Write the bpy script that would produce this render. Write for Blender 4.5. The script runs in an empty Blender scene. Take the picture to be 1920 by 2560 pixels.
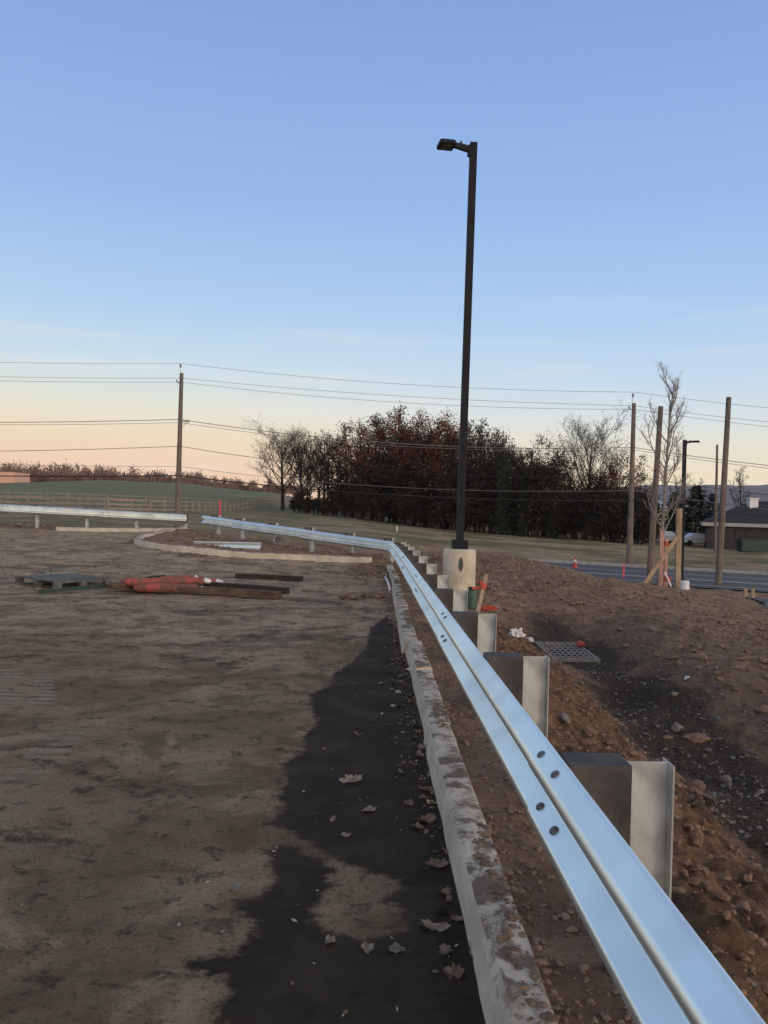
import bpy, math, random
import numpy as np
from mathutils import Vector, Matrix
R = math.radians
rnd = random.Random(7)
sc = bpy.context.scene
COL = sc.collection

# ------------------------------------------------------------------ camera
EYE = 1.7
cam_d = bpy.data.cameras.new('camera')
cam = bpy.data.objects.new('camera', cam_d); COL.objects.link(cam)
CM = Matrix.Rotation(R(90 - .33), 3, 'X') @ Matrix.Rotation(R(1.5), 3, 'Z')
cam.matrix_world = Matrix.Translation((0, 0, EYE)) @ CM.to_4x4()
cam_d.sensor_fit = 'VERTICAL'; cam_d.sensor_height = 34.6; cam_d.lens = 28.0
cam_d.clip_start = .05; cam_d.clip_end = 20000
sc.camera = cam
FPX = 28.0 / 34.6 * 2560

def ray(px, py):
    return CM @ Vector(((px - 960) / FPX, (1280 - py) / FPX, -1))
def P(px, py, Y):                      # a surveyed direction at a known distance
    d = ray(px, py); return Vector((0, 0, EYE)) + d * (Y / d.y)
def G(px, py, z=0.0):                  # where that direction meets height z
    d = ray(px, py); return Vector((0, 0, EYE)) + d * ((z - EYE) / d.z)

# ------------------------------------------------------------------ noise
def _h(i, j, s):
    n = (i.astype(np.int64) * 374761393 + j.astype(np.int64) * 668265263 + s * 1274126177) & 0xffffffff
    n = ((n ^ (n >> 13)) * 1274126177) & 0xffffffff
    return ((n ^ (n >> 16)) & 0xffff) / 65535.0
def vn(x, y, s=0):
    i = np.floor(x); j = np.floor(y); u = x - i; v = y - j
    u = u * u * u * (u * (u * 6 - 15) + 10); v = v * v * v * (v * (v * 6 - 15) + 10)
    a = _h(i, j, s); b = _h(i + 1, j, s); c = _h(i, j + 1, s); d = _h(i + 1, j + 1, s)
    return (a + (b - a) * u) * (1 - v) + (c + (d - c) * u) * v
def fbm(x, y, f=1.0, o=4, s=0, g=.5):
    t = 0; a = 1; n = 0
    for k in range(o):
        ca, sa = math.cos(k * .7), math.sin(k * .7)
        t = t + a * (vn((x * ca - y * sa) * f + 17.3 * k, (x * sa + y * ca) * f - 9.1 * k, s + k) - .5); n += a
        a *= g; f *= 2.03
    return t / n * 2
def sst(a, b, x):
    t = np.clip((x - a) / (b - a), 0, 1); return t * t * (3 - 2 * t)

# ------------------------------------------------------------------ terrain
def kerbX(y): return .44 - .0145 * y          # road side foot of the long kerb
def railX(y): return .684 - .0195 * y         # back plane of the long guardrail
pts = []
def A(*t): pts.extend(t)
for y in (-6, -2, 1, 3, 5, 7, 9, 11):
    k = kerbX(y)
    A((k + .2, y, .13), (k + .75, y, .15), (k + 1.05, y, .10))
    if y <= 8: A((1.75, y, -.08), (2.3, y, -.40), (2.9, y, -.44), (3.5, y, -.40), (4.3, y, -.12), (5.5, y, .0), (9, y, -.2))
    elif y <= 9: A((1.75, y, -.06), (2.3, y, -.36), (2.7, y, -.42), (3.1, y, -.22), (3.8, y, -.02), (5.2, y, .0), (9, y, -.25))
    else: A((1.65, y, -.02), (2.2, y, -.25), (2.55, y, -.40), (3.1, y, -.36), (3.6, y, -.12), (4.6, y, -.02), (9, y, -.3))
A((1.2, 12.6, .08), (1.8, 12.2, -.06), (2.2, 12.4, -.24), (2.5, 13.1, -.37), (2.5, 11.6, -.41), (3.1, 13.1, -.37), (3.1, 11.6, -.41), (3.7, 12.5, -.2), (4.5, 13, .0),
  (1.0, 14, .08), (1.45, 15.4, .02), (1.9, 14.2, -.12), (2.2, 15.2, -.1), (3, 15.5, -.18), (3.6, 16, -.05), (1.0, 17, .12), (2.2, 17.5, .06), (5, 18, .0), (7, 16, -.25),
  (1.0, 20, .12), (3, 20, .12), (8.3, 18, -.44), (10, 16, -.6), (.9, 23, .1), (1.5, 25, .28), (2.9, 25, .38), (4, 25, .25), (5.2, 25, .05), (6.6, 25, -.35), (8, 24.5, -.42),
  (8.9, 25, -.55), (11, 25, -.8), (14, 22, -1.1), (10.5, 21, -.7), (6, 21, -.15),
  (1.5, 31, .0), (3, 31, -.1), (5, 33, -.7), (8, 33, -1.2), (12, 33, -1.5), (20, 30, -1.5), (25, 20, -1.2), (20, 12, -.8),
  (0, 24, .12), (-.5, 26, .2), (-2, 28, .35), (-4, 28, .5), (-6.3, 29.6, .56), (-5, 31, .5), (-3, 33, .25), (0, 32, .05),
  (-.45, 23.5, .1), (-3.8, 23, .17), (-6.6, 24.2, .3), (-7.9, 26.4, .37), (-7.5, 31, .6), (-12, 31, .5), (-16, 31, .55), (-24, 31, .6),
  (-12, 27, .42), (-16, 24, .3), (-24, 24, .3), (-3, 20, .05), (-8, 20, .12), (-14, 20, .15), (-1, 20, .0), (0, 22, .02),
  (-8, 33, .55), (-14, 34, .65), (-24, 34, .7),
  (-14, 42, .3), (-5, 42, .1), (-24, 45, .3), (0, 42, -.2), (-14.3, 56, 0), (-3, 60, -.2), (5, 62, -1.1), (0, 75, -.4), (10, 62, -1.5), (-30, 60, .2),
  (-42, 80, .5), (-28, 83, .6), (-22, 95, .55), (-21, 115, .5), (-17.5, 160, 1.15), (-10, 100, .1), (-8, 130, .6), (-16, 140, 1.2),
  (0, 105, -.45), (16.4, 96, -1.3), (25, 93, -1.5), (10, 80, -1.2), (36, 88, -1.8), (50, 80, -1.9), (30, 65, -1.7), (60, 50, -1.7),
  (60, 110, -2), (30, 150, -1.5), (0, 150, 0), (80, 200, -2),
  (-93, 200, 4.6), (-68, 200, 6.4), (-48, 200, 6.2), (-27, 200, 4.6), (-10, 205, 2.5), (-140, 190, 3.6), (-60, 140, 3.0), (-90, 140, 2.4), (-38, 150, 2.9), (-60, 105, 1.1), (-90, 100, 1.0),
  (-30, 250, 3), (-80, 260, 4), (-200, 300, 2), (0, 400, 0), (150, 400, -1), (-300, 800, 0), (0, 1000, 0), (400, 900, 0), (2000, 2000, 0), (-2000, 2000, 0), (0, 4000, 0), (3500, 0, 0), (-3500, 0, 0),
  (0, -3500, 0), (-3500, 3500, 0), (3500, 3500, 0), (-3, -30, 0), (20, -30, 0), (-30, -30, 0), (0, -300, 0), (200, 100, -1), (-200, 50, .5))
for x in (-.2, -2, -5, -9, -16, -30):
    for y in (-6, 0, 4, 8, 12, 16): A((x, y, 0.0))
def warp(x, y):
    return np.arcsinh(x / 8.) * 8, np.arcsinh(y / 14.) * 14
_C = np.array(pts, float); _cx, _cy = warp(_C[:, 0], _C[:, 1])
_K = np.sqrt((_cx[:, None] - _cx) ** 2 + (_cy[:, None] - _cy) ** 2 + .02)
_W = np.linalg.solve(np.block([[_K, np.ones((len(_C), 1))], [np.ones((1, len(_C))), np.zeros((1, 1))]]) + np.eye(len(_C) + 1) * 1e-6, np.append(_C[:, 2], 0))
RA = np.array((8.8, 55.)); RD = np.array((.866, -.5)); RN = np.array((-.5, -.866))   # far kerb of the road, its run, and across towards us
RZ = -1.6
def dseg(x, y, poly, closed=False):
    d = np.full(x.shape, 1e9); n = len(poly)
    for i in range(n if closed else n - 1):
        ax, ay = poly[i][:2]; bx, by = poly[(i + 1) % n][:2]
        vx, vy = bx - ax, by - ay; t = np.clip(((x - ax) * vx + (y - ay) * vy) / (vx * vx + vy * vy + 1e-12), 0, 1)
        d = np.minimum(d, np.hypot(x - ax - t * vx, y - ay - t * vy))
    return d
def inside(x, y, poly):
    c = np.zeros(x.shape, bool); n = len(poly)
    for i in range(n):
        ax, ay = poly[i][:2]; bx, by = poly[(i + 1) % n][:2]
        if ay == by: continue
        c ^= ((ay > y) != (by > y)) & (x < (bx - ax) * (y - ay) / (by - ay) + ax)
    return c
ISL = [(-.3, 23.5), (-1.8, 23.15), (-3.8, 23.05), (-5.4, 23.45), (-6.6, 24.2), (-7.5, 25.3), (-7.95, 26.5), (-7.9, 28), (-7.6, 30.9)]   # kerb of the planting island
K3 = [(-7.75, 31.0), (-9.5, 31.0), (-12.3, 31.1)]
LOT = [(kerbX(-60), -60), (kerbX(22.6), 22.6)] + ISL + K3 + [(-14.5, 30.6), (-17, 30.2), (-60, 30), (-60, -60)]
def island(x, y):
    reg = [(.2, 23.3)] + ISL + [(-3, 31.5), (0, 25)]
    return inside(x, y, reg), dseg(x, y, ISL)
def Hraw(x, y):
    x = np.asarray(x, float); y = np.asarray(y, float); sh = x.shape; x = x.ravel(); y = y.ravel()
    z = np.empty(x.shape)
    for a in range(0, len(x), 60000):
        wx, wy = warp(x[a:a + 60000], y[a:a + 60000])
        z[a:a + 60000] = np.sqrt((wx[:, None] - _cx) ** 2 + (wy[:, None] - _cy) ** 2 + .02) @ _W[:-1] + _W[-1]
    # lot is flat up to y = 16 and runs cleanly to the kerb foot
    k = kerbX(y)
    flat = (1 - sst(14, 17, y)) * (1 - sst(-.02, .05, x - k - .07)) * (1 - sst(30, 60, -x))
    z = z * (1 - flat)
    near = (sst(0, .06, x - k - .06)) * (1 - sst(.25, .6, x - k)) * (1 - sst(13, 22, y))
    z = z * (1 - near) + .125 * near
    # earth fill in the island
    ins, d = island(x, y)
    z = z + np.where(ins, .02 + .10 * sst(.05, .25, d) - .20 * sst(.9, 2.6, d), 0)
    # road bed
    s = (x - RA[0]) * RD[0] + (y - RA[1]) * RD[1]; t = (x - RA[0]) * RN[0] + (y - RA[1]) * RN[1]
    w = sst(-6, -3, s) * (1 - sst(120, 160, s)) * sst(-2.5, -.6, t) * (1 - sst(12.0, 13.5, t))
    z = z * (1 - w) + (RZ - .06) * w
    w2 = sst(-2.5, -.2, t) * (1 - sst(-.2, .05, t)) * sst(-6, -3, s) * (1 - sst(120, 160, s))
    z = z + w2 * .1
    return z.reshape(sh)
def zones(x, y):
    """lot, soil (orange), ditch, grass, green"""
    k = kerbX(y)
    n = fbm(x, y, .9, 4, 5) ; n2 = fbm(x, y, 3.0, 3, 8)
    lot = np.where(inside(x, y, LOT), 1.0, 0.0)
    dl = dseg(x, y, LOT, True)
    # stony ditch
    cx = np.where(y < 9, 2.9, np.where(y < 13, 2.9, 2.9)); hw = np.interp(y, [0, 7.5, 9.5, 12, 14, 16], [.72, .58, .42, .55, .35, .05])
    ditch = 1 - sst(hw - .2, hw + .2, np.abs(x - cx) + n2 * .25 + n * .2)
    ditch = np.maximum(ditch, .35 * (1 - sst(hw + .15, hw + .8, np.abs(x - cx) + n * .5)) * (x > cx))  # weaker ditch tone also spread over the right bank
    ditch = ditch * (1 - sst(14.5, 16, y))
    soil = (1 - sst(2.1, 2.35, x + n2 * .15)) * (1 - sst(12.5, 14.5, y + n)) * (1 - lot) * sst(.95, 1.25, x - 0 + n2 * .1)
    # field
    s = (x - RA[0]) * RD[0] + (y - RA[1]) * RD[1]; t = (x - RA[0]) * RN[0] + (y - RA[1]) * RN[1]
    g = np.maximum(sst(30.5, 33.5, y + n * 2.5 + x * .02), 0) * (1 - sst(-1, .3, t) * sst(2, 6, x))
    g = np.maximum(g, sst(60, 70, np.abs(x)))
    g = np.where(y < 20, np.where(np.abs(x) > 40, 1, 0), g)
    green = (1 - sst(-10, 6, x + n * 3 - (y - 60) * .05)) * (.35 + .65 * sst(95, 130, y))
    green = np.where(y > 170, 1, green)
    return lot, dl, soil, ditch, g, green
TR = [(-4.75, -.25), (-4.4, .25)]
def H(x, y, detail=True):
    x = np.asarray(x, float); y = np.asarray(y, float)
    z = Hraw(x, y)
    if not detail: return z
    lot, dl, soil, ditch, g, green = zones(x, y)
    r = np.hypot(x, y)
    lum = fbm(x, y, 2.2, 5, 21, .55) * .055 + (np.abs(fbm(x, y, 7, 4, 31)) - .2) * .05 + np.abs(fbm(x, y, 17, 3, 41)) * .028
    fine = fbm(x, y, 1.3, 5, 51) * .010 + fbm(x, y, 8, 4, 61) * .008
    far = fbm(x, y, .35, 4, 71) * .09
    away = sst(.02, .3, x - kerbX(y) - .18)
    rough = (1 - lot) * (1 - g)
    stripk = 1 - sst(.6, 1.0, x - kerbX(y))
    z = z + rough * lum * away * (1 - .65 * stripk * (y < 20)) * (1 + .8 * sst(14, 24, y)) + lot * fine * (1 + 2 * sst(8, 20, r)) + g * far * (1 - lot) * (1 - sst(200, 400, r))
    # clods tumbled down the bank
    z = z + soil * (np.maximum(fbm(x, y, 5.5, 3, 91), 0) * .08 + np.abs(fbm(x, y, 13, 3, 95)) * .05)
    s = (x - RA[0]) * RD[0] + (y - RA[1]) * RD[1]; t = (x - RA[0]) * RN[0] + (y - RA[1]) * RN[1]
    onroad = (s > -3) & (s < 120) & (t > -.2) & (t < 12)
    z = np.where(onroad, RZ - .06, z)
    gd = np.maximum(np.abs(x - 2.765) - .335, np.abs(y - 12.375) - .725)
    z = z + (-.405 - z) * (1 - sst(.03, .35, gd))
    z = np.where(gd < -.04, -.85, z)
    return z
def h1(x, y, detail=True): return float(H(np.array([x]), np.array([y]), detail)[0])

# ------------------------------------------------------------------ mesh helpers
class MB:
    def __init__(s): s.v = []; s.f = []; s.m = []
    def add(s, vs, fs, mi=0):
        b = len(s.v); s.v.extend([tuple(v) for v in vs]); s.f.extend([tuple(i + b for i in f) for f in fs]); s.m.extend([mi] * len(fs)); return s
    def box(s, c, d, M=None, mi=0, taper=1.0):
        x, y, z = d[0] / 2, d[1] / 2, d[2] / 2
        vs = [Vector((sx * x * (taper if sz > 0 else 1), sy * y * (taper if sz > 0 else 1), sz * z)) for sz in (-1, 1) for sy in (-1, 1) for sx in (-1, 1)]
        if M is not None: vs = [M @ v for v in vs]
        vs = [v + Vector(c) for v in vs]
        return s.add(vs, [(0, 2, 3, 1), (4, 5, 7, 6), (0, 1, 5, 4), (2, 6, 7, 3), (0, 4, 6, 2), (1, 3, 7, 5)], mi)
    def tube(s, pl, rad, n=8, cap=True, mi=0):
        pl = [Vector(p) for p in pl]; N = len(pl)
        if not hasattr(rad, '__len__'): rad = [rad] * N
        t = (pl[-1] - pl[0]).normalized() if (pl[-1] - pl[0]).length > 1e-9 else Vector((0, 0, 1))
        up = Vector((0, 0, 1)) if abs(t.z) < .9 else Vector((1, 0, 0))
        a = t.cross(up).normalized(); vs = []
        for i, p in enumerate(pl):
            d = (pl[min(i + 1, N - 1)] - pl[max(i - 1, 0)]).normalized()
            a = (a - d * a.dot(d)).normalized(); b = d.cross(a)
            for k in range(n):
                q = 2 * math.pi * k / n; vs.append(p + (a * math.cos(q) + b * math.sin(q)) * rad[i])
        fs = [(i * n + k, i * n + (k + 1) % n, (i + 1) * n + (k + 1) % n, (i + 1) * n + k) for i in range(N - 1) for k in range(n)]
        if cap: fs += [tuple(range(n - 1, -1, -1)), tuple((N - 1) * n + k for k in range(n))]
        return s.add(vs, fs, mi)
    def bar(s, p, q, w, d, up=(0, 0, 1), mi=0):         # rectangular bar from p to q
        p = Vector(p); q = Vector(q); t = (q - p).normalized(); up = Vector(up)
        a = t.cross(up)
        if a.length < 1e-4: a = t.cross(Vector((1, 0, 0)))
        a.normalize(); b = a.cross(t)
        vs = [e + a * (w / 2 * i) + b * (d / 2 * j) for e in (p, q) for j in (-1, 1) for i in (-1, 1)]
        return s.add(vs, [(0, 1, 3, 2), (4, 6, 7, 5), (0, 4, 5, 1), (2, 3, 7, 6), (0, 2, 6, 4), (1, 5, 7, 3)], mi)
    def blob(s, c, r, sx=1, sy=1, sz=1, seed=0, n=2, rough=.25, mi=0):
        q = random.Random(seed); base, fs = ICO[n]
        fr = [Vector((q.uniform(-1, 1), q.uniform(-1, 1), q.uniform(-1, 1))) * 2.2 for _ in range(4)]; ph = [q.uniform(0, 6) for _ in range(4)]
        an = q.uniform(0, 6); ca, sa = math.cos(an), math.sin(an); vs = []
        for v in base:
            k = 1 + rough * sum(math.sin(v.dot(f) * 1.6 + p) for f, p in zip(fr, ph)) / 2.2 + q.uniform(-.14, .14)
            x, y, z = v.x * r * sx * k, v.y * r * sy * k, v.z * r * sz * k
            vs.append((c[0] + x * ca - y * sa, c[1] + x * sa + y * ca, c[2] + z))
        return s.add(vs, fs, mi)
    def build(s, name, mats, parent=None, smooth=False, bevel=0):
        me = bpy.data.meshes.new(name); me.from_pydata(s.v, [], s.f)
        if not isinstance(mats, (list, tuple)): mats = [mats]
        for m in mats: me.materials.append(m)
        if len(mats) > 1: me.polygons.foreach_set('material_index', s.m)
        if smooth: me.polygons.foreach_set('use_smooth', [True] * len(me.polygons))
        me.update()
        o = bpy.data.objects.new(name, me); COL.objects.link(o)
        if parent is not None: o.parent = parent
        if bevel:
            b = o.modifiers.new('bevel', 'BEVEL'); b.width = bevel; b.segments = 2; b.limit_method = 'ANGLE'
        return o
def _ico():
    t = (1 + 5 ** .5) / 2
    v = [Vector(p).normalized() for p in [(-1, t, 0), (1, t, 0), (-1, -t, 0), (1, -t, 0), (0, -1, t), (0, 1, t), (0, -1, -t), (0, 1, -t), (t, 0, -1), (t, 0, 1), (-t, 0, -1), (-t, 0, 1)]]
    f = [(0, 11, 5), (0, 5, 1), (0, 1, 7), (0, 7, 10), (0, 10, 11), (1, 5, 9), (5, 11, 4), (11, 10, 2), (10, 7, 6), (7, 1, 8), (3, 9, 4), (3, 4, 2), (3, 2, 6), (3, 6, 8), (3, 8, 9), (4, 9, 5), (2, 4, 11), (6, 2, 10), (8, 6, 7), (9, 8, 1)]
    out = [(v, f)]
    for _ in range(3):
        v = list(v); c = {}; nf = []
        def m(a, b):
            k = (min(a, b), max(a, b))
            if k not in c: c[k] = len(v); v.append(((v[a] + v[b]) / 2).normalized())
            return c[k]
        for a, b, d in f:
            x, y, z = m(a, b), m(b, d), m(d, a); nf += [(a, x, z), (b, y, x), (d, z, y), (x, y, z)]
        f = nf; out.append((v, f))
    return out
ICO = _ico()
def tag(o, label=None, cat=None, group=None, kind=None):
    if label: o['label'] = label
    if cat: o['category'] = cat
    if group: o['group'] = group
    if kind: o['kind'] = kind
    return o
def empty(name, loc, label, cat, group=None, rz=0):
    o = bpy.data.objects.new(name, None); COL.objects.link(o); o.location = loc; o.rotation_euler = (0, 0, rz); o.empty_display_size = .2
    return tag(o, label, cat, group)
def copy_tree(o, parent=None):
    c = o.copy(); COL.objects.link(c); c.parent = parent
    for ch in list(o.children): copy_tree(ch, c)
    return c

# ------------------------------------------------------------------ materials
def lin(c): return tuple(((v / 255) / 12.92 if v / 255 <= .04045 else ((v / 255 + .055) / 1.055) ** 2.4) for v in c) + (1,)
class NT:
    def __init__(s, name):
        s.m = bpy.data.materials.new(name); s.m.use_nodes = True; s.t = s.m.node_tree; s.b = s.t.nodes['Principled BSDF']; s.L = s.t.links.new
    def n(s, ty, **k):
        x = s.t.nodes.new(ty)
        for a, b in k.items():
            if a in x.inputs.keys(): x.inputs[a].default_value = b
            else: setattr(x, a, b)
        return x
    def coord(s, kind='Object'):
        if not hasattr(s, '_c'): s._c = s.n('ShaderNodeTexCoord')
        return s._c.outputs[kind]
    def noise(s, scale, detail=4, rough=.55, vec=None, kind='Object', dist=0):
        x = s.n('ShaderNodeTexNoise'); x.inputs['Scale'].default_value = scale; x.inputs['Detail'].default_value = detail; x.inputs['Roughness'].default_value = rough
        x.inputs['Distortion'].default_value = dist
        s.L(vec if vec is not None else s.coord(kind), x.inputs['Vector']); return x.outputs['Fac']
    def mapr(s, v, a, b, c=0., d=1., smooth=True):
        x = s.n('ShaderNodeMapRange'); x.interpolation_type = 'SMOOTHSTEP' if smooth else 'LINEAR'
        for i, q in enumerate((a, b, c, d)): x.inputs[i + 1].default_value = q
        s.L(v, x.inputs[0]); return x.outputs[0]
    def mix(s, f, a, b, mode='MIX'):
        x = s.n('ShaderNodeMix'); x.data_type = 'RGBA'; x.blend_type = mode
        for sock, val in ((x.inputs[0], f), (x.inputs[6], a), (x.inputs[7], b)):
            if isinstance(val, (float, int)): sock.default_value = val
            elif isinstance(val, tuple): sock.default_value = val
            else: s.L(val, sock)
        return x.outputs[2]
    def math(s, op, a, b=0., c=0.):
        x = s.n('ShaderNodeMath'); x.operation = op
        for i, v in enumerate((a, b, c)):
            if isinstance(v, (float, int)): x.inputs[i].default_value = v
            else: s.L(v, x.inputs[i])
        return x.outputs[0]
    def attr(s, name):
        x = s.n('ShaderNodeAttribute'); x.attribute_name = name; return x.outputs['Fac']
    def bump(s, h, dist=.01, strength=.6):
        x = s.n('ShaderNodeBump'); x.inputs['Distance'].default_value = dist; x.inputs['Strength'].default_value = strength
        s.L(h, x.inputs['Height']); s.L(x.outputs[0], s.b.inputs['Normal'])
    def set(s, col=None, rough=None, metal=None, spec=None):
        for nm, v in (('Base Color', col), ('Roughness', rough), ('Metallic', metal), ('Specular IOR Level', spec)):
            if v is None: continue
            if isinstance(v, (float, int, tuple)): s.b.inputs[nm].default_value = v
            else: s.L(v, s.b.inputs[nm])
        return s
def simple(name, c1, c2, scale=3, rough=.8, metal=0, bump=.004, bscale=None, spec=.4, detail=5, a=.35, b=.65):
    t = NT(name); f = t.mapr(t.noise(scale, detail, .6), a, b)
    t.set(t.mix(f, c1, c2), rough, metal, spec)
    if bump: t.bump(t.noise(bscale or scale * 6, 4, .6), bump, .6)
    return t.m
def C(r, g, b): return (r, g, b, 1)

def ground_mat():
    t = NT('ground_soil')
    n1 = t.noise(.55, 6, .6, dist=.4); n2 = t.noise(2.3, 6, .62, dist=.3); n3 = t.noise(11, 5, .65); n4 = t.noise(60, 4, .7); n5 = t.noise(240, 3, .7)
    # compacted lot
    lot = t.mix(t.mapr(n1, .38, .6), C(.255, .193, .118), C(.37, .288, .185))
    lot = t.mix(t.math('MULTIPLY', t.attr('dust'), t.mapr(t.noise(.8, 6, .65, dist=.8), .36, .56)), lot, C(.58, .44, .29))
    lot = t.mix(t.mapr(n2, .46, .64, 0, .75), lot, C(.185, .132, .082))
    lot = t.mix(t.math('MULTIPLY', t.mapr(t.noise(1.1, 6, .65, dist=.6), .53, .64), .7), lot, C(.52, .40, .26))
    lot = t.mix(t.math('MULTIPLY', t.mapr(t.noise(6, 6, .7, dist=.5), .53, .66), .75), lot, C(.065, .05, .036))
    lot = t.mix(t.math('MULTIPLY', t.mapr(t.noise(19, 5, .7), .56, .7), .7), lot, C(.05, .038, .028))
    lot = t.mix(t.math('MULTIPLY', t.attr('scrape'), t.mapr(t.noise(.9, 6, .7, dist=1.), .5, .64, 0, .7)), lot, C(.09, .084, .082))
    wvx = t.n('ShaderNodeSeparateXYZ'); t.L(t.coord(), wvx.inputs[0])
    lug = t.mapr(t.math('SINE', t.math('ADD', t.math('MULTIPLY', wvx.outputs['Y'], 44.), t.math('MULTIPLY', n3, 2.5))), -.45, -.1)
    lot = t.mix(t.math('MULTIPLY', t.attr('tread'), t.math('MULTIPLY', lug, t.mapr(n2, .38, .55, .25, 1))), lot, C(.5, .455, .37))
    lot = t.mix(t.math('MULTIPLY', t.attr('mud'), t.mapr(n3, .38, .6, 0, .75)), lot, C(.05, .036, .026))
    lot = t.mix(t.mapr(n4, .48, .7, 0, .55), lot, C(.06, .048, .036))
    lot = t.mix(t.mapr(n5, .56, .74, 0, .5), lot, C(.36, .31, .24))
    wv = t.math('ADD', t.attr('wet'), t.math('MULTIPLY', t.math('SUBTRACT', n3, .5), .17))
    wv = t.math('ADD', wv, t.math('MULTIPLY', t.math('SUBTRACT', t.noise(26, 5, .7), .5), .09))
    wet = t.mapr(wv, -.035, .030)
    wetc = t.mix(t.mapr(n2, .4, .7), C(.050, .040, .030), C(.085, .066, .048))
    wetc = t.mix(t.mapr(n3, .55, .7, 0, .6), wetc, C(.032, .025, .019))
    wetc = t.mix(t.mapr(n5, .62, .8, 0, .5), wetc, C(.15, .135, .11))
    lot = t.mix(wet, lot, wetc)
    # loose earth
    dirt = t.mix(t.mapr(n2, .35, .65), C(.225, .145, .095), C(.375, .255, .165))
    dirt = t.mix(t.mapr(n3, .5, .7, 0, .7), dirt, C(.055, .040, .030))
    dirt = t.mix(t.mapr(n1, .5, .64, 0, .55), dirt, C(.36, .255, .17))
    dirt = t.mix(t.mapr(n4, .6, .75, 0, .45), dirt, C(.33, .27, .21))
    dirt = t.mix(t.mapr(n4, .42, .3, 0, .5), dirt, C(.035, .026, .02))
    soil = t.mix(t.mapr(n3, .4, .65), C(.20, .115, .066), C(.33, .205, .12))
    soil = t.mix(t.mapr(n2, .45, .65), soil, C(.12, .08, .055))
    soil = t.mix(t.mapr(n4, .42, .3, 0, .6), soil, C(.06, .035, .024))
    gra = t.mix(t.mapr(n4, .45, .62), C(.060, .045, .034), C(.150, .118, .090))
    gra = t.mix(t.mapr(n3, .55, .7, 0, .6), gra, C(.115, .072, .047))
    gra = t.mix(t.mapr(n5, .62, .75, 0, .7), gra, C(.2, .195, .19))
    tan = t.mix(t.mapr(n2, .35, .65), C(.27, .205, .12), C(.40, .305, .19))
    tan = t.mix(t.mapr(t.noise(.12, 5, .6), .42, .6), tan, C(.15, .135, .068))
    tan = t.mix(t.mapr(n4, .5, .7, 0, .5), tan, C(.05, .045, .03))
    grn = t.mix(t.mapr(n2, .35, .65), C(.155, .16, .085), C(.205, .215, .125))
    grn = t.mix(t.mapr(t.noise(.06, 5, .6), .45, .62), grn, C(.21, .20, .13))
    field = t.mix(t.attr('green'), tan, grn)
    c = t.mix(t.attr('soil'), dirt, soil)
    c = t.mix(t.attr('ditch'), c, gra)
    c = t.mix(t.attr('grass'), c, field)
    c = t.mix(t.attr('lot'), c, lot)
    hb = t.math('ADD', t.math('MULTIPLY', n3, .5), t.math('ADD', t.math('MULTIPLY', n4, .35), t.math('MULTIPLY', n5, .15)))
    t.set(c, t.mix(t.math('MULTIPLY', wet, t.attr('lot')), C(.95, .95, .95), C(.75, .75, .75)), 0, .07)
    t.bump(hb, .06, 1.0)
    return t.m
def galv(name, base=.62, rough=.36):
    t = NT(name)
    c = t.mix(t.mapr(t.noise(1.6, 2, .5), .35, .65), C(base * .96, base * 1.02, base * .97), C(base * 1.1, base * 1.16, base * 1.08))
    c = t.mix(t.mapr(t.noise(4, 1, .5), .45, .75, 0, .25), c, C(base * .72, base * .75, base * .74))
    c = t.mix(t.mapr(t.noise(.9, 1, .5), .5, .75, 0, .16), c, C(.35, .29, .22))
    r = t.math('ADD', rough, t.math('MULTIPLY', t.math('SUBTRACT', t.noise(2, 1, .5), .5), .16))
    t.set(c, r, .85, .5)
    return t.m
def concrete(name, mud=.5):
    t = NT(name)
    c = t.mix(t.mapr(t.noise(3, 6, .6), .35, .65), C(.45, .395, .30), C(.62, .56, .45))
    c = t.mix(t.mapr(t.noise(25, 5, .7), .5, .7, 0, .35), c, C(.2, .18, .155))
    if mud > 0:
        g = t.n('ShaderNodeNewGeometry'); sx = t.n('ShaderNodeSeparateXYZ'); t.L(g.outputs['Normal'], sx.inputs[0])
        up = t.mapr(sx.outputs['Z'], .3, .9)
        m = t.math('ADD', t.noise(4.2, 6, .65, dist=.8), t.math('MULTIPLY', t.noise(17, 4, .7), .35))
        md = t.math('MULTIPLY', t.mapr(m, .60, .76, 0, .9), up)
        md = t.math('MAXIMUM', md, t.math('MULTIPLY', t.mapr(t.noise(6, 6, .7), .56, .7), .45 * mud))
        c = t.mix(md, c, C(.12, .085, .060))
    t.set(c, .9, 0, .25); t.bump(t.noise(40, 6, .75), .006, .7)
    return t.m
M = {}
M['ground'] = ground_mat()
M['galv'] = galv('galvanised_steel', .86, .34)
M['galv_post'] = simple('galvanised_post', C(.34, .345, .335), C(.55, .56, .55), 7, .5, .3, .002, 30)
M['bolt'] = simple('bolt_steel', C(.12, .12, .13), C(.22, .22, .22), 20, .5, .6, 0)
M['block'] = simple('dark_offset_block', C(.040, .036, .035), C(.085, .076, .070), 6, .75, 0, .004, 60)
M['concrete'] = concrete('muddy_concrete', 1)
M['concrete_clean'] = concrete('cast_concrete', 0)
M['kerb_far'] = simple('pale_concrete', C(.30, .29, .27), C(.42, .40, .37), 4, .9)
M['black'] = simple('black_paint', C(.010, .011, .016), C(.015, .017, .023), 4, .6, 0, .001, 30, .18)
M['lens'] = simple('lamp_lens', C(.05, .045, .03), C(.08, .07, .05), 9, .3, 0, 0)
M['asphalt'] = simple('road_asphalt', C(.062, .060, .060), C(.09, .087, .086), 1.2, .85, 0, .004, 60)
M['paint'] = simple('road_paint', C(.5, .5, .48), C(.65, .65, .62), 6, .8)
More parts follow.
